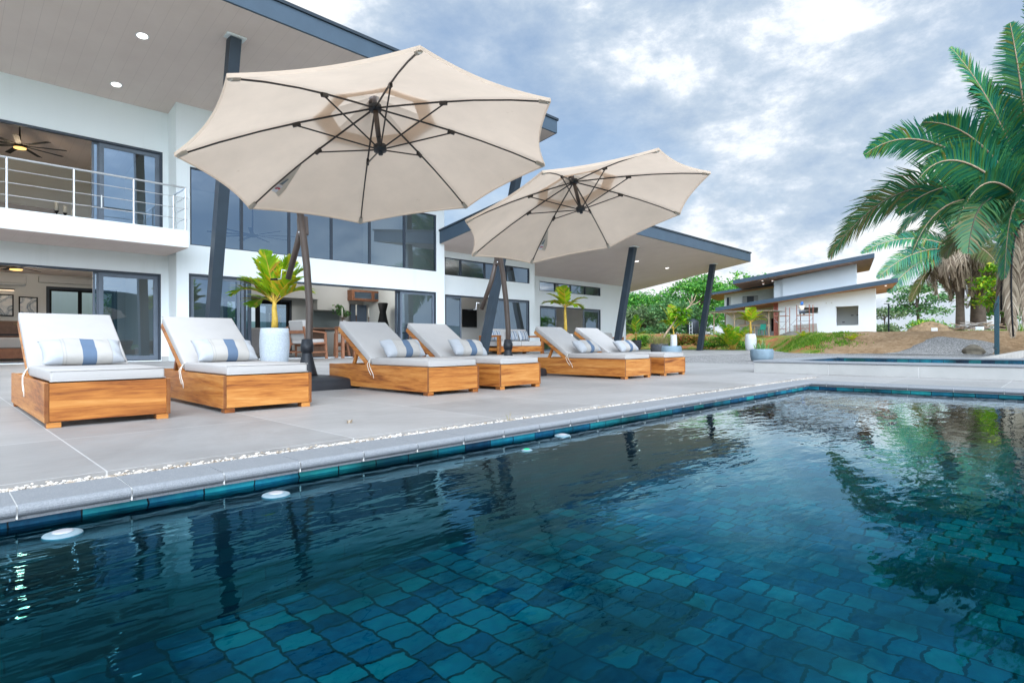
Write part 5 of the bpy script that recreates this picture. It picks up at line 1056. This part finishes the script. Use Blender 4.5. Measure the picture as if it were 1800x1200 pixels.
shrub((44.18, 17.58, -0.06), 'low croton shrub at the foot of the red soil bank', 0.8, 0.8, 900, 0.085, 57, 'leaf_croton')
t = thing('areca_palm', (40.9, 17.75, -0.05), 'bushy yellow and green areca palm growing beside the fifth post', 'palm')
rr = random.Random(17)
for k in range(22):
    a = rr.uniform(0, 6.28); el = rr.uniform(0.75, 1.45); frond(arc((rr.uniform(-.15, .15), rr.uniform(-.15, .15), 0.05), a, el, rr.uniform(1.4, 2.6), rr.uniform(0.5, 1.3)), 16, 0.55, 0.085, 'leaf_yellow' if k % 4 == 0 else 'leaf_green', t, 0.02, droop=0.3, rr=rr, fold=0.9, base=0.3)
for i, (x, y, lb) in enumerate(((36.2, 11.45, 'small yellow green palm seedling on the grassy bank, left one'), (33.9, 8.3, 'small yellow green palm seedling on the grassy bank, near the furrow'))):
    t = thing('palm_seedling', (x, y, bank_h(x, y)), lb, 'plant', 'palm seedlings on the bank')
    for k in range(7):
        a = k*0.9+i; frond(arc((0, 0, 0), a, rr.uniform(.6, 1.2), rr.uniform(.5, .8), 1.0), 8, 0.22, 0.05, 'leaf_yellow', t, 0.01, rr=rr, fold=0.9)
# grass tufts on the bank and at the terrace edge : one mass of ground cover
V = []; F = []
def scatter(cx_, cy_, n, rx, ry, h, zf):
    for i in range(n):
        x = cx_+random.gauss(0, rx); y = cy_+random.gauss(0, ry); z = zf(x, y); a = random.uniform(0, 6.28); l = h*random.uniform(.5, 1.2); wv = (0.022*math.cos(a), 0.022*math.sin(a)); le = random.uniform(-.5, .5)*l; b = len(V)
        V.extend([(x-wv[0], y-wv[1], z-0.01), (x+wv[0], y+wv[1], z-0.01), (x+wv[0]*.2+le*math.sin(a), y+wv[1]*.2-le*math.cos(a), z+l), (x-wv[0]*.2+le*math.sin(a), y-wv[1]*.2-le*math.cos(a), z+l)]); F.append((b, b+1, b+2, b+3))
for k in range(34):
    yy_ = random.choice([random.uniform(8.3, 11.8), random.uniform(8.3, 15.5)]); scatter(bank_e(yy_)+random.uniform(0.5, 4.2), yy_, random.randint(90, 200), random.uniform(.12, .3), random.uniform(.15, .4), random.uniform(.06, .13), bank_h)
for k in range(4): scatter(random.uniform(36, 37), random.uniform(8.5, 13.5), 40, .25, .3, .13, bank_h)
for k in range(26): scatter(random.uniform(41.0, 42.2), random.uniform(15.0, 29), 130, .3, .5, .13, bank_h)
for k in range(14): scatter(random.uniform(36, 52), random.uniform(-3.0, 1.2), 240, .8, .5, .45, bank_h)
for k in range(10): scatter(random.uniform(46, 51), random.uniform(3.0, 6.2), 120, .8, .5, .2, bank_h)
struct(npmesh('grass', V, F, 'grass'), 'stuff')

# ------------------------------------------------------------------ the two big palms, right side
t = thing('tall_palm', (33.5, 1.0, 0.0), 'huge feather palm at the right edge with long arching green fronds', 'palm')
TP = Vector((33.5, 1.0, 0.0))
rr = random.Random(23)
m_ = MB(); pts = [(0, 0, -0.2), (0.05, 0, 1.5), (0, 0.05, 3.2), (0, 0.1, 5.2)]; m_.tube(pts, [0.46, 0.40, 0.38, 0.52], 16); m_.build('trunk', 'trunk_palm', t, True)
O = (33.5, 1.15, 5.6)
FR = [((32.0, 2.1, 10.6), (31.0, 3.75, 13.24), 'leaf_palm', 74, 1.25), ((31.2, 2.7, 10.0), (29.0, 4.45, 9.66), 'leaf_palm', 70, 1.15), ((32.0, 4.6, 11.4), (30.0, 6.79, 9.09), 'leaf_palm', 72, 1.15), ((29.4, 3.3, 9.3), (27.0, 4.28, 6.9), 'leaf_palm', 70, 1.1),
      ((33.0, 5.6, 10.4), (31.0, 8.58, 4.71), 'leaf_palm_mix', 96, 1.55), ((30.5, 3.9, 8.2), (29.0, 4.85, 4.27), 'leaf_palm', 66, 1.15), ((31.0, 2.9, 8.2), (30.0, 3.1, 4.2), 'leaf_palm_mix', 60, 1.1), ((30.5, 1.8, 8.0), (29.0, 1.9, 3.0), 'leaf_palm', 60, 1.1),
      ((33.0, 1.5, 11.5), (32.6, 1.9, 14.2), 'leaf_palm', 70, 1.2), ((34.5, 4.2, 9.2), (34.6, 6.4, 6.0), 'leaf_palm', 64, 1.15), ((32.5, 3.4, 9.0), (32.0, 5.9, 6.6), 'leaf_palm', 64, 1.15), ((31.5, 0.8, 10.6), (30.0, 0.8, 10.6), 'leaf_palm', 64, 1.15),
      ((32.0, 0.3, 11.0), (30.5, -0.8, 12.6), 'leaf_palm', 64, 1.15), ((33.5, 0.5, 11), (33.5, -1.5, 13.0), 'leaf_palm', 64, 1.15), ((35, -2, 10), (36, -6, 8), 'leaf_palm', 60, 1.15), ((32, -2, 9.5), (30, -5.5, 6), 'leaf_palm', 60, 1.15), ((36, 0, 10), (39.5, 0, 7), 'leaf_palm', 60, 1.15), ((33.5, 2.8, 9.6), (33.2, 4.8, 11.0), 'leaf_palm', 64, 1.15), ((30.2, 1.2, 8.4), (28.2, 1.0, 5.6), 'leaf_palm', 60, 1.1), ((33.8, 2.8, 7.4), (33.8, 4.4, 4.6), 'leaf_palm_brown', 60, 1.1), ((33.2, 2.2, 11.6), (32.5, 3.2, 11.8), 'leaf_palm', 66, 1.2), ((32.0, 1.2, 12.0), (31.0, 1.3, 14.6), 'leaf_palm', 66, 1.2), ((30.0, 2.4, 8.6), (27.8, 3.2, 5.2), 'leaf_palm', 64, 1.1)]
for c, b, mt, nl, ll in FR:
    pts = [p-TP for p in bez(O, c, b, 16)]
    frond(pts, int(nl*1.9), ll*1.5, 0.078, mt, t, 0.065, 'branch_pale' if mt == 'leaf_palm' else 'trunk_palm', droop=0.42, rr=rr, fold=0.25, fwdk=0.75, base=0.10, tipk=0.30, roll=rr.choice((-1, 1))*rr.uniform(0.6, 1.1))
# hanging dead fronds, down to the ground
for (c, b, ll, nl) in (((32.0, 2.1, 6.5), (31.5, 1.80, 0.75), 0.95, 110), ((32.4, 1.6, 6.4), (31.8, 1.35, 0.8), 0.85, 90), ((33.0, 2.3, 6.0), (32.6, 2.25, 1.9), 0.9, 60)):
    pts = [p-TP for p in bez(O, c, b, 14)]; V = []; F = []; frond_geo(pts, nl, ll, 0.05, V, F, fold=-0.25, droop=1.6, rr=rr, fwdk=1.9, base=0.15, tipk=0.0, rag=0.3)
    f = npmesh('dead_frond', V, F, 'leaf_dead', t); MB().tube(pts, 0.035, 6).build('midrib', 'black', f, True)
t = thing('skirted_palm', (60, 6.75, 1.4), 'palm with a thick skirt of dead brown fronds behind the rubble', 'palm')
MB().tube([(0, 0, -0.5), (0.05, 0, 2.0), (0, 0, 4.6), (0, 0, 6.4)], [0.36, 0.29, 0.28, 0.65], 16).build('trunk', 'trunk_palm', t, True)
TQ = Vector((60, 6.75, 1.4)); O2 = Vector((0, 0, 6.7))
for (c, b, mt) in (((57, 9.82, 10.2), (55, 12.75, 8.0), 'leaf_palm'), ((57, 9.35, 8.8), (55, 11.6, 5.8), 'leaf_palm'), ((60, 8.95, 9.4), (56, 10.67, 6.2), 'leaf_palm'), ((58, 8.3, 8.0), (58, 9.85, 3.9), 'leaf_yellow2'), ((61, 9.0, 10.5), (61, 11.5, 9.8), 'leaf_palm'), ((57, 9.2, 8.0), (55.4, 10.9, 4.6), 'leaf_palm'),
                   ((59, 4, 11), (57, 1.5, 9), 'leaf_palm'), ((60, 4, 10), (60, 0.5, 7), 'leaf_palm'), ((58, 6.5, 11.5), (56, 6.5, 11), 'leaf_palm'), ((62, 7, 11), (64.5, 7, 8), 'leaf_palm'), ((59, 5.5, 9), (57.5, 4.2, 6.5), 'leaf_palm_brown'), ((60, 8, 12), (59.5, 9.5, 12.5), 'leaf_palm')):
    b_ = Vector(b)-TQ; c_ = Vector(c)-TQ
    frond(bez(O2, c_, b_, 14), 84, 1.6, 0.085, 'leaf_palm_brown' if mt == 'leaf_yellow2' else mt, t, 0.07, 'branch_pale', droop=0.5, rr=rr, fold=0.3, fwdk=0.7, roll=rr.choice((-1, 1))*rr.uniform(0.5, 1.1))
for k in range(84):
    a = rr.uniform(0, 6.28); o_ = rr.uniform(0.8, 2.6); zt = rr.uniform(2.6, 5.2); V = []; F = []
    pts = bez((0.25*math.cos(a), 0.25*math.sin(a), 6.6), (o_*1.25*math.cos(a), o_*1.25*math.sin(a), 6.7), (o_*0.85*math.cos(a+.2), o_*0.85*math.sin(a+.2), zt), 8)
    frond_geo(pts, 20, 1.0, 0.07, V, F, fold=-0.2, droop=1.4, rr=rr, fwdk=1.3, base=0.1, tipk=0.1); f = npmesh('dead_frond', V, F, 'leaf_dead', t); MB().tube(pts, 0.05, 5).build('midrib', 'leaf_dead', f)
t = thing('old_palm_trunk', (61.5, 5.7, 1.3), 'thick ragged brown palm trunk beside the skirted palm', 'palm'); m_ = MB(); m_.tube([(0, 0, -.3), (0.05, 0.05, 2.2), (-0.1, 0, 4.8)], [0.62, 0.5, 0.42], 14); m_.build('trunk', 'trunk_palm', t, True)
for k in range(26):
    a = rr.uniform(0, 6.28); z = rr.uniform(1.5, 5.0); V = []; F = []; frond_geo(arc((0.5*math.cos(a), 0.5*math.sin(a), z), a, 0.6, 1.8, 2.6), 14, 0.6, 0.06, V, F, fold=-.2, droop=1.0, rr=rr, fwdk=1.2); npmesh('dead_frond', V, F, 'leaf_dead', t)
GR = 'trees behind the rubble at right'
tree((58, 4.2, 1.3), 'green tree with orange yellow blossoms right of the skirted palm', [(0.2, 0.8, 3.7, 0.8, 0.8, 0.6), (0, -0.2, 2.7, 0.8, 0.8, 0.5), (0, -1.3, 4.3, 0.9, 0.9, 0.6), (0.5, 1.0, 2.4, 0.6, 0.6, 0.4), (0, -0.6, 3.6, 0.8, 0.7, 0.5), (0.3, -1.6, 3.1, 0.7, 0.7, 0.5), (0, 0.1, 4.9, 0.7, 0.7, 0.5)], 1900, 0.17, (0.12, 2.6), 61, 'leaf_green', group=GR, asp=0.5)
tree((64, 2.0, 1.2), 'tall leafy tree at the right edge behind the big palm', rb(10, 18, 4.0, 3.6, 2.2, 9.5, 1.2, 2.0), 7000, 0.22, (0.3, 5), 62, 'leaf_tree', group=GR)
tree((70, 4.6, 1.2), 'dark green tree behind the leaning brown fronds', rb(11, 14, 3.4, 3.0, 1.2, 6.8, 1.2, 1.9), 5200, 0.22, (0.3, 4), 63, 'leaf_tree', group=GR)
tree((56, -1.0, 1.2), 'bright green bush at the right frame edge behind the fence', rb(12, 9, 1.7, 1.7, 0.4, 2.2, 0.7, 1.1), 3000, 0.15, None, 64, 'leaf_bright', group=GR)
GH = 'distant trees on the skyline'
def skyline(loc, label, blobs, n, ls, trunk, seed, mat): tree(loc, label, blobs, n, ls, trunk, seed, mat, group=GH)
skyline((95, 15.2, 1.0), 'flat topped dull green tree on the skyline left of the skirted palm', [(0, 0, 6.6, 2.4, 2.6, 0.7), (0, 2.2, 5.4, 1.6, 1.8, 0.6), (0, -2.2, 5.2, 1.8, 2.0, 0.8), (0, 0.6, 4.2, 2.0, 2.6, 0.8), (0, -1.4, 3.4, 2.0, 2.2, 0.8), (0, 2.6, 3.6, 1.4, 1.6, 0.6)], 2400, 0.24, (0.18, 5.5), 71, 'leaf_tree_dull')
skyline((92, 18.6, 0.8), 'thin pale tree on the skyline right of the lamp post', [(0, 0.3, 3.9, 1.3, 1.4, 0.5), (0, -1.0, 3.3, 1.2, 1.2, 0.4), (0, 1.2, 3.2, 1.2, 1.2, 0.4)], 620, 0.2, (0.1, 3.3), 72, 'leaf_tree_pale')
for i, (y, s_, lb) in enumerate(((24.8, 1.0, 'low green hedge bush directly right of the unfinished house'), (22.4, 0.9, 'round green bush behind the lamp post'), (20.4, 1.15, 'pale bush between the lamp post and dirt pile'), (17.6, 1.1, 'low bush behind the left end of the dirt pile'), (12.8, 1.4, 'dark bush behind the rubble heap'))):
    skyline((88, y, 0.6), lb, rb(80+i, 9, 1.9*s_, 1.7*s_, 0.2, 1.5*s_, 0.7*s_, 1.1*s_), 2200, 0.17, None, 80+i, 'leaf_tree_pale' if i % 2 else 'leaf_shrub')
for i in range(9): skyline((150+8*(i % 3), 12+6.0*i, -2), ['far grey green treetop low on the horizon'][0]+' number %d from the right' % (i+1) if False else ('far hazy treetop on the horizon, ' + ['right of the big palm trunk', 'behind the skirted palm', 'left of the skirted palm', 'right of the lamp post', 'behind the lamp post', 'right of the unfinished house', 'behind the white facade', 'behind the big wall opening', 'behind the scaffold'][i]), rb(90+i, 8, 4, 4, 1.0, 4.4, 1.6, 2.4), 1000, 0.5, (0.3, 3), 90+i, 'leaf_tree_pale')

# ------------------------------------------------------------------ fence, rock, piles, lamp post
t = thing('metal_fence', (25.6, 1.84, 0), 'dark teal metal picket fence seen end-on beside the hanging dead frond', 'fence', None, R(5.2))
for k in range(24): MB().box(k*0.30-0.025, k*0.30+0.025, -0.02, 0.02, 0, 2.1).build('picket', 'fence_teal', t)
for z in (0.25, 1.85): MB().box(-0.05, 7.0, 0.021, 0.05, z, z+0.06).build('rail', 'fence_teal', t)
V = (ico[:, None, :]*1.0).reshape(-1, 3)
def boulder(loc, s_, label, seed, mat='rock', name='boulder'):
    g = np.random.default_rng(seed); import bmesh
    bm = bmesh.new(); bmesh.ops.create_icosphere(bm, subdivisions=4, radius=1.0); o_ = g.uniform(0, 10, 3)
    for v in bm.verts:
        p = np.array(v.co); k = 1+0.16*math.sin(2.3*p[0]+o_[0])*math.cos(2.1*p[1]+o_[1])+0.09*math.sin(5*p[2]+o_[2]+3*p[0])+0.04*math.sin(11*p[0]+7*p[1]); v.co = Vector(p*k*np.array(s_))
    me = bpy.data.meshes.new(name); bm.to_mesh(me); bm.free(); o = bpy.data.objects.new(name, me); COL.objects.link(o); me.materials.append(MATS[mat]); o.location = loc
    me.polygons.foreach_set('use_smooth', [True]*len(me.polygons)); return tag(o, label, 'rock')
boulder((32.0, 3.15, 0.12), (0.30, 0.40, 0.26), 'mossy brown boulder on the gravel beside the metal fence', 1)
def heap(loc, rx, ry, h, label, mat, seed, name):
    V = []; F = []; n, m = 60, 40; rr2 = np.random.default_rng(seed); ph = rr2.uniform(0, 6, 8)
    for i in range(m+1):
        for j in range(n):
            q = i/m; a = 2*math.pi*j/n; z = h*(1-q)**0.8*(1+0.25*math.sin(3*a+ph[0])*q+0.18*math.sin(7*a+ph[1]+5*q)*q)+rr2.uniform(-.10, .10)*h*(0 < i < m)*min(1, 3*q); V.append((rx*q*math.cos(a), ry*q*math.sin(a), max(-0.05, z) if i < m else -0.1))
    for i in range(m):
        for j in range(n): F.append((i*n+j, (i+1)*n+j, (i+1)*n+(j+1) % n, i*n+(j+1) % n))
    o = npmesh(name, V, F, mat); o.location = loc; return tag(o, label, 'heap')
heap((54, 7.9, 1.17), 2.2, 1.75, 0.95, 'mound of brown dug earth on the terrace left of the skirted palm', 'dirtpile', 3, 'dirt_heap')
t = thing('rubble_heap', (54, 5.2, 1.17), 'heap of pale broken boards and rubble beside the earth mound', 'heap')
heap_o = heap((0, 0, 0), 1.5, 1.3, 0.5, 'x', 'rubble', 5, 'rubble'); heap_o.parent = t
for k_ in ('label', 'category'): del heap_o[k_]
for k in range(26):
    a = rr.uniform(-.6, .6)+math.pi/2; c = Vector((rr.uniform(-.8, .5), rr.uniform(-1.4, 1.4), rr.uniform(.15, .75))); d = Vector((rr.uniform(-.4, .4), math.sin(a), rr.uniform(-.4, .4))).normalized()*rr.uniform(.3, .9); m_ = MB(); m_.beam(c-d, c+d, rr.uniform(.08, .3), 0.04); m_.build('board', rr.choice(['raw_wood', 'rubble', 'concrete', 'branch_pale']), t)
m_ = MB(); m_.box(51.6, 51.9, 7.15, 7.5, 1.13, 1.56); tag(m_.build('white_box', 'white_plastic', bevel=0.02), 'small white container at the foot of the earth mound', 'container')
m_ = MB(); m_.box(52.0, 52.4, 4.55, 5.0, 1.13, 1.60); tag(m_.build('white_block', 'white_plastic', bevel=0.02), 'white block lying in front of the rubble heap', 'block')
t = thing('lamp_post', (66, 12.98, 1.2), 'slim black lamp post standing right of the unfinished house', 'lamp post')
MB().tube([(0, 0, -.1), (0, 0, 3.05)], [0.08, 0.065], 10).build('pole', 'charcoal', t); m_ = MB(); m_.beam((0, -0.05, 3.06), (0, 0.40, 3.08), 0.10, 0.06); m_.build('lamp_head', 'charcoal', t)

# ------------------------------------------------------------------ unfinished neighbour house
nb = thing('unfinished_house', (52, 14.8, 1.15), 'unfinished white house with two sloping dark roofs on the rise behind', 'house')
NO = Vector((52, 14.8, 1.15))
def nbb(mb, name, mat, par=None, shear=None, **kw):
    if shear: mb.v = [(p[0], p[1]+shear[1]*max(0, p[0]-shear[0]), p[2]) for p in mb.v]
    o = mb.build(name, mat, par or nb, **kw); o.matrix_parent_inverse = Matrix.Identity(4) if par else Matrix.Translation(-NO); return o
def facade(y0, y1, z0, zt0, zt1, x, th, holes=()):
    """wall facing -X between y0 and y1, straight sloping top from zt0 (at y0) to zt1 (at y1), rectangular holes"""
    mb = MB(); Y = sorted({y0, y1, *[h[0] for h in holes], *[h[1] for h in holes]})
    top = lambda y: zt0+(zt1-zt0)*(y-y0)/(y1-y0)
    for a, b in zip(Y[:-1], Y[1:]):
        hs = [h for h in holes if h[0] <= a+1e-6 and h[1] >= b-1e-6]
        if not hs: mb.prism([(a, z0), (b, z0), (b, top(b)), (a, top(a))], 0, x, x+th)
        else:
            h = hs[0]; 
            if h[2] > z0: mb.prism([(a, z0), (b, z0), (b, h[2]), (a, h[2])], 0, x, x+th)
            mb.prism([(a, h[3]), (b, h[3]), (b, top(b)), (a, top(a))], 0, x, x+th)
    return mb
nbb(facade(11.10, 18.43, 1.0, 4.75, 4.10, 52, 0.2, ((12.28, 13.90, 1.90, 3.43), (15.23, 16.65, 2.97, 3.46))), 'wall', 'fresh_paint')
mb = MB(); mb.box(52.2, 60, 11.10, 11.3, 1.0, 4.7); nbb(mb, 'wall', 'wall', None, (52.0, 0.27))
nbb(MB().box(52.2, 52.8, 18.23, 18.43, 1.0, 4.1), 'wall', 'wall'); nbb(MB().box(53.6, 53.7, 11.9, 18.2, 1.0, 4.0), 'inner_wall', 'inner_wall')
mb = MB(); mb.box(51.98, 52.02, 18.44, 18.78, 1.0, 4.2); mb.box(52.02, 53.2, 18.44, 18.78, 1.0, 4.2); nbb(mb, 'column', 'rust')
nbb(facade(18.78, 24.9, 1.0, 4.1, 3.75, 56, 0.2, ((19.9, 20.5, 1.6, 2.8),)), 'wall', 'wall')
nbb(MB().box(56.08, 56.12, 19.9, 20.5, 1.6, 2.8), 'window', 'black')
nbb(facade(13.13, 19.07, 4.2, 7.15, 6.36, 55, 0.2), 'wall', 'fresh_paint'); nbb(facade(19.07, 19.95, 4.2, 6.36, 6.24, 55.25, 0.2), 'wall', 'fresh_paint')
mb = MB(); mb.box(55.2, 62, 13.13, 13.33, 4.2, 7.0); nbb(mb, 'wall', 'wall', None, (55.0, 0.29))
nbb(facade(19.95, 26.83, 3.4, 6.16, 5.67, 60, 0.2, ((26.12, 26.58, 4.1, 5.37), (23.25, 24.87, 4.2, 5.37))), 'wall', 'wall')
for y0, y1 in ((26.12, 26.58), (23.25, 24.87)):
    w_ = nbb(MB().box(60.08, 60.12, y0, y1, 4.1, 5.37), 'window', 'frame'); m_ = MB(); m_.box(60.05, 60.078, y0+.03, y0+0.45, 4.12, 5.33) if y1-y0 > 1 else m_.box(60.05, 60.078, y0+.03, y0+.2, 4.12, 5.33)
    if y1-y0 > 1: m_.box(60.05, 60.078, y1-0.45, y1-.03, 4.12, 5.33)
    nbb(m_, 'curtain', 'curtain', w_)
def proof(ya, za, yb_, zb, x0, x1, th, soff=True):
    mb = MB(); mb.prism([(ya, za), (yb_, zb), (yb_, zb+th), (ya, za+th)], 0, x0, x1); r_ = nbb(mb, 'roof', 'fascia', None, (x0, 0.26))
    m_ = MB(); m_.prism([(ya+0.05, za-0.03), (yb_-0.05, zb-0.03), (yb_-0.05, zb-0.005), (ya+0.05, za-0.005)], 0, x0+0.06, x1-0.06); nbb(m_, 'soffit', 'brown_soffit', r_, (x0, 0.26))
    return r_
r1_ = proof(9.4, 5.00, 23.6, 3.42, 50.9, 60.5, 0.34); r2_ = proof(11.4, 7.30, 22.95, 6.02, 53.2, 62.5, 0.36); r3_ = proof(21.0, 6.20, 28.4, 5.55, 58.6, 66, 0.24)
for (y, x) in ((20.6, 54.2), (20.2, 55.6), (21.4, 56.5)):
    zz_ = 7.30+(6.02-7.30)*(y-11.4)/(22.95-11.4)-0.04; m_ = MB(); m_.lathe([(0.07, -0.008), (0.07, 0.0)], (x, y, zz_), 14); nbb(m_, 'downlight', 'lamp_white', r2_)
m_ = MB(); m_.lathe([(0.07, -0.008), (0.07, 0.0)], (51.5, 10.3, 4.84), 14); nbb(m_, 'downlight', 'lamp_white', r1_)
for (y, z) in ((13.1, 2.75), (12.7, 2.75), (13.75, 2.2)): nbb(MB().box(53.57, 53.599, y-.09, y+.09, z-.03, z+.03), 'socket_box', 'black')
for (y, z) in ((14.6, 3.75), (14.2, 3.76)): nbb(MB().box(51.97, 51.999, y-.05, y+.05, z-.05, z+.05), 'wall_hole', 'inner_wall')
# scaffolding : two ladder frames with braces and a plank
def scaffold(y, w_, h, label, mat='rust'):
    t = thing('scaffold', (49.6, y, 1.15), label, 'scaffold', 'scaffold towers at the unfinished house')
    for yy in (-w_/2, w_/2):
        for xx in (0, 0.9): MB().tube([(xx, yy, -0.05), (xx, yy, h)], 0.032, 8).build('standard', mat, t)
    for k, z in enumerate((0.5, 1.1, 1.55, 1.95)): MB().tube([(0, -w_/2, z), (0, w_/2, z)], 0.024, 6).build('rung', 'galv' if k % 2 else mat, t)
    for a, b in (((0, -w_/2, 0.2), (0, w_/2, 1.4)), ((0.9, w_/2, 0.2), (0.9, -w_/2, 1.4))): MB().tube([a, b], 0.016, 6).build('brace', 'galv', t)
    MB().box(0.02, 0.88, -w_/2, w_/2, 1.56, 1.61).build('plank', 'raw_wood', t); return t
scaffold(17.45, 0.95, 2.3, 'rusty scaffold tower by the brown column of the unfinished house'); scaffold(15.65, 0.95, 2.42, 'rusty scaffold tower with a worker under the slot window')
m_ = MB()
for a, b in (((49.6, 17.0, 1.5), (49.6, 16.1, 2.5)), ((49.6, 17.0, 2.5), (49.6, 16.1, 1.5)), ((49.62, 17.0, 3.3), (49.62, 16.1, 3.32))): m_.tube([a, b], 0.016, 6)
tag(m_.build('scaffold_brace', 'galv'), 'thin crossed steel braces tying the two scaffold towers together', 'brace')
# worker crouching on the scaffold plank, back to the viewer
def person(loc, rz, label):
    t = thing('person', loc, label, 'person', None, rz)
    J = {'pel': (0, 0, .32, .15), 'wst': (0.03, 0, .46, .135), 'chs': (0.06, 0, .66, .16), 'nck': (0.10, 0, .80, .055), 'hed': (0.13, 0, .93, .095), 'hdt': (0.14, 0, 1.02, .075), 'ls': (0.07, .17, .74, .06), 'le': (0.25, .24, .58, .045), 'lw': (0.45, .18, .66, .035), 'lh': (0.53, .16, .68, .036), 'rs': (0.07, -.17, .74, .06), 're': (0.27, -.23, .62, .045), 'rw': (0.47, -.16, .78, .035), 'rh': (0.55, -.14, .81, .036),
         'lhp': (0.02, .10, .30, .10), 'lk': (0.36, .15, .36, .07), 'la': (0.10, .14, .06, .045), 'lt': (0.26, .15, .03, .04), 'rhp': (0.02, -.10, .30, .10), 'rk': (0.30, -.14, .06, .07), 'ra': (-.08, -.13, .06, .045), 'rtt': (-.20, -.13, .05, .035)}
    E_ = [('pel', 'wst'), ('wst', 'chs'), ('chs', 'nck'), ('nck', 'hed'), ('hed', 'hdt'), ('chs', 'ls'), ('ls', 'le'), ('le', 'lw'), ('lw', 'lh'), ('chs', 'rs'), ('rs', 're'), ('re', 'rw'), ('rw', 'rh'), ('pel', 'lhp'), ('lhp', 'lk'), ('lk', 'la'), ('la', 'lt'), ('pel', 'rhp'), ('rhp', 'rk'), ('rk', 'ra'), ('ra', 'rtt')]
    def skin(name, keys, scale, mat):
        ks = list(keys); me = bpy.data.meshes.new(name); me.from_pydata([J[k][:3] for k in ks], [(ks.index(a), ks.index(b)) for a, b in E_ if a in ks and b in ks], []); o = bpy.data.objects.new(name, me); COL.objects.link(o); o.parent = t; me.materials.append(MATS[mat])
        md = o.modifiers.new('skin', 'SKIN')
        for i, k in enumerate(ks): sv = me.skin_vertices[0].data[i]; sv.radius = (J[k][3]*scale,)*2; sv.use_root = (i == 0)
        sb = o.modifiers.new('sub', 'SUBSURF'); sb.levels = 2; sb.render_levels = 2; md.use_smooth_shade = True; return o
    skin('body', J.keys(), 1.0, 'skin'); skin('shirt', ('chs', 'wst', 'pel', 'ls', 'le', 'rs', 're'), 1.18, 'shirt'); skin('trousers', ('pel', 'lhp', 'lk', 'la', 'rhp', 'rk', 'ra'), 1.16, 'jeans')
    MB().lathe([(0.105, 0.93), (0.112, 1.0), (0.098, 1.06), (0.05, 1.09), (0.01, 1.095)], (0.13, 0, 0), 18).build('cap', 'cap_blue', t, True); m_ = MB(); m_.box(-0.0, 0.04, -.105, .105, 0.82, 0.98); m_.build('neck_cloth', 'cap_blue', t, bevel=0.02)
person((49.95, 15.85, 2.76), 0.2, 'worker in pale shirt and blue cap crouching on the scaffold')
# tarpaulin heap, concrete panel, shelter, table, tank
heap((49.2, 16.35, 1.12), 0.7, 1.0, 0.34, 'crumpled dark tarpaulin heap at the foot of the scaffold', 'tarp', 9, 'tarp_heap')
m_ = MB(); m_.prism([(15.1, 1.05), (17.0, 1.05), (17.0, 2.0), (15.2, 2.1)], 0, 51.5, 51.56); tag(m_.build('wall_board', 'concrete'), 'grey brown board leaning against the white facade behind the scaffold', 'board')
t = thing('work_shelter', (46.5, 19.4, 1.15), 'rough wooden work shelter with a flat sheet roof beside the white house', 'shelter')
m_ = MB(); V = []
m_.prism([(-2.6, 1.86), (2.6, 1.98), (2.6, 2.05), (-2.6, 1.93)], 0, -0.2, 2.6); m_.build('roof', 'tarp', t)
MB().box(-0.26, -0.18, -2.55, 2.6, 1.84, 1.90).build('beam', 'raw_wood', t)
for yy in (-2.2, 0.55, 2.3):
    for xx in (0, 2.2): MB().tube([(xx, yy, -0.1), (xx, yy, 1.9)], 0.05, 8).build('post', 'raw_wood', t)
for yy, d in ((-2.2, 0.6), (0.55, 0.6), (2.3, -0.6)): m_ = MB(); m_.beam((0, yy, 1.25), (0, yy+d, 1.85), 0.05, 0.05); m_.build('brace', 'raw_wood', t)
t = thing('work_bench', (46.9, 18.7, 1.15), 'rough plank work bench under the sheet roof', 'bench')
MB().box(0, 0.7, -1.2, 1.3, 0.70, 0.76).build('top', 'raw_wood', t)
for yy in (-1.0, -0.2, 0.5, 1.1): MB().box(0.02, 0.09, yy-.04, yy+.04, -0.05, 0.70).build('leg', 'raw_wood', t)
for k in range(6): m_ = MB(); m_.beam((0.1+0.1*k, -1.1, 0.78+0.03*(k % 3)), (0.1+0.08*k, 1.0+0.2*(k % 2), 0.79+0.02*k), 0.10, 0.03); m_.build('loose_plank', 'raw_wood', t)
t = thing('garden_chair', (46.2, 17.7, 1.15), 'green plastic chair at the right end of the work bench', 'chair')
MB().box(0, 0.42, -0.22, 0.22, 0.38, 0.42).build('seat', 'teal_plastic', t); m_ = MB(); m_.beam((0.4, 0, 0.40), (0.52, 0, 0.85), 0.44, 0.03, (1, 0, 0)); m_.build('backrest', 'teal_plastic', t)
for xx in (0.03, 0.39):
    for yy in (-0.19, 0.19): MB().box(xx-.02, xx+.02, yy-.02, yy+.02, -0.02, 0.38).build('leg', 'teal_plastic', t)
t = thing('water_tank', (58, 29.4, 0.9), 'black water tank on a stand left of the fifth post', 'water tank')
MB().lathe([(0.55, 0), (0.60, 0.05), (0.60, 1.25), (0.52, 1.42), (0.2, 1.55), (0.18, 1.62)], (0, 0, 0.6), 24).build('barrel', 'tank', t, True)
for k in range(4): a = k*math.pi/2+.4; MB().tube([(0.5*math.cos(a), 0.5*math.sin(a), -0.9), (0.5*math.cos(a), 0.5*math.sin(a), 0.62)], 0.05, 6).build('leg', 'galv', t)
m_ = MB(); m_.tube([(-0.62, 0.1, -0.9), (-0.62, 0.1, 1.8)], 0.03, 6); m_.tube([(-0.62, -0.2, -0.9), (-0.62, -0.2, 1.8)], 0.03, 6)
for z in (0, 0.4, 0.8, 1.2, 1.6): m_.tube([(-0.62, 0.1, z), (-0.62, -0.2, z)], 0.02, 6)
m_.build('ladder', 'white_plastic', t)
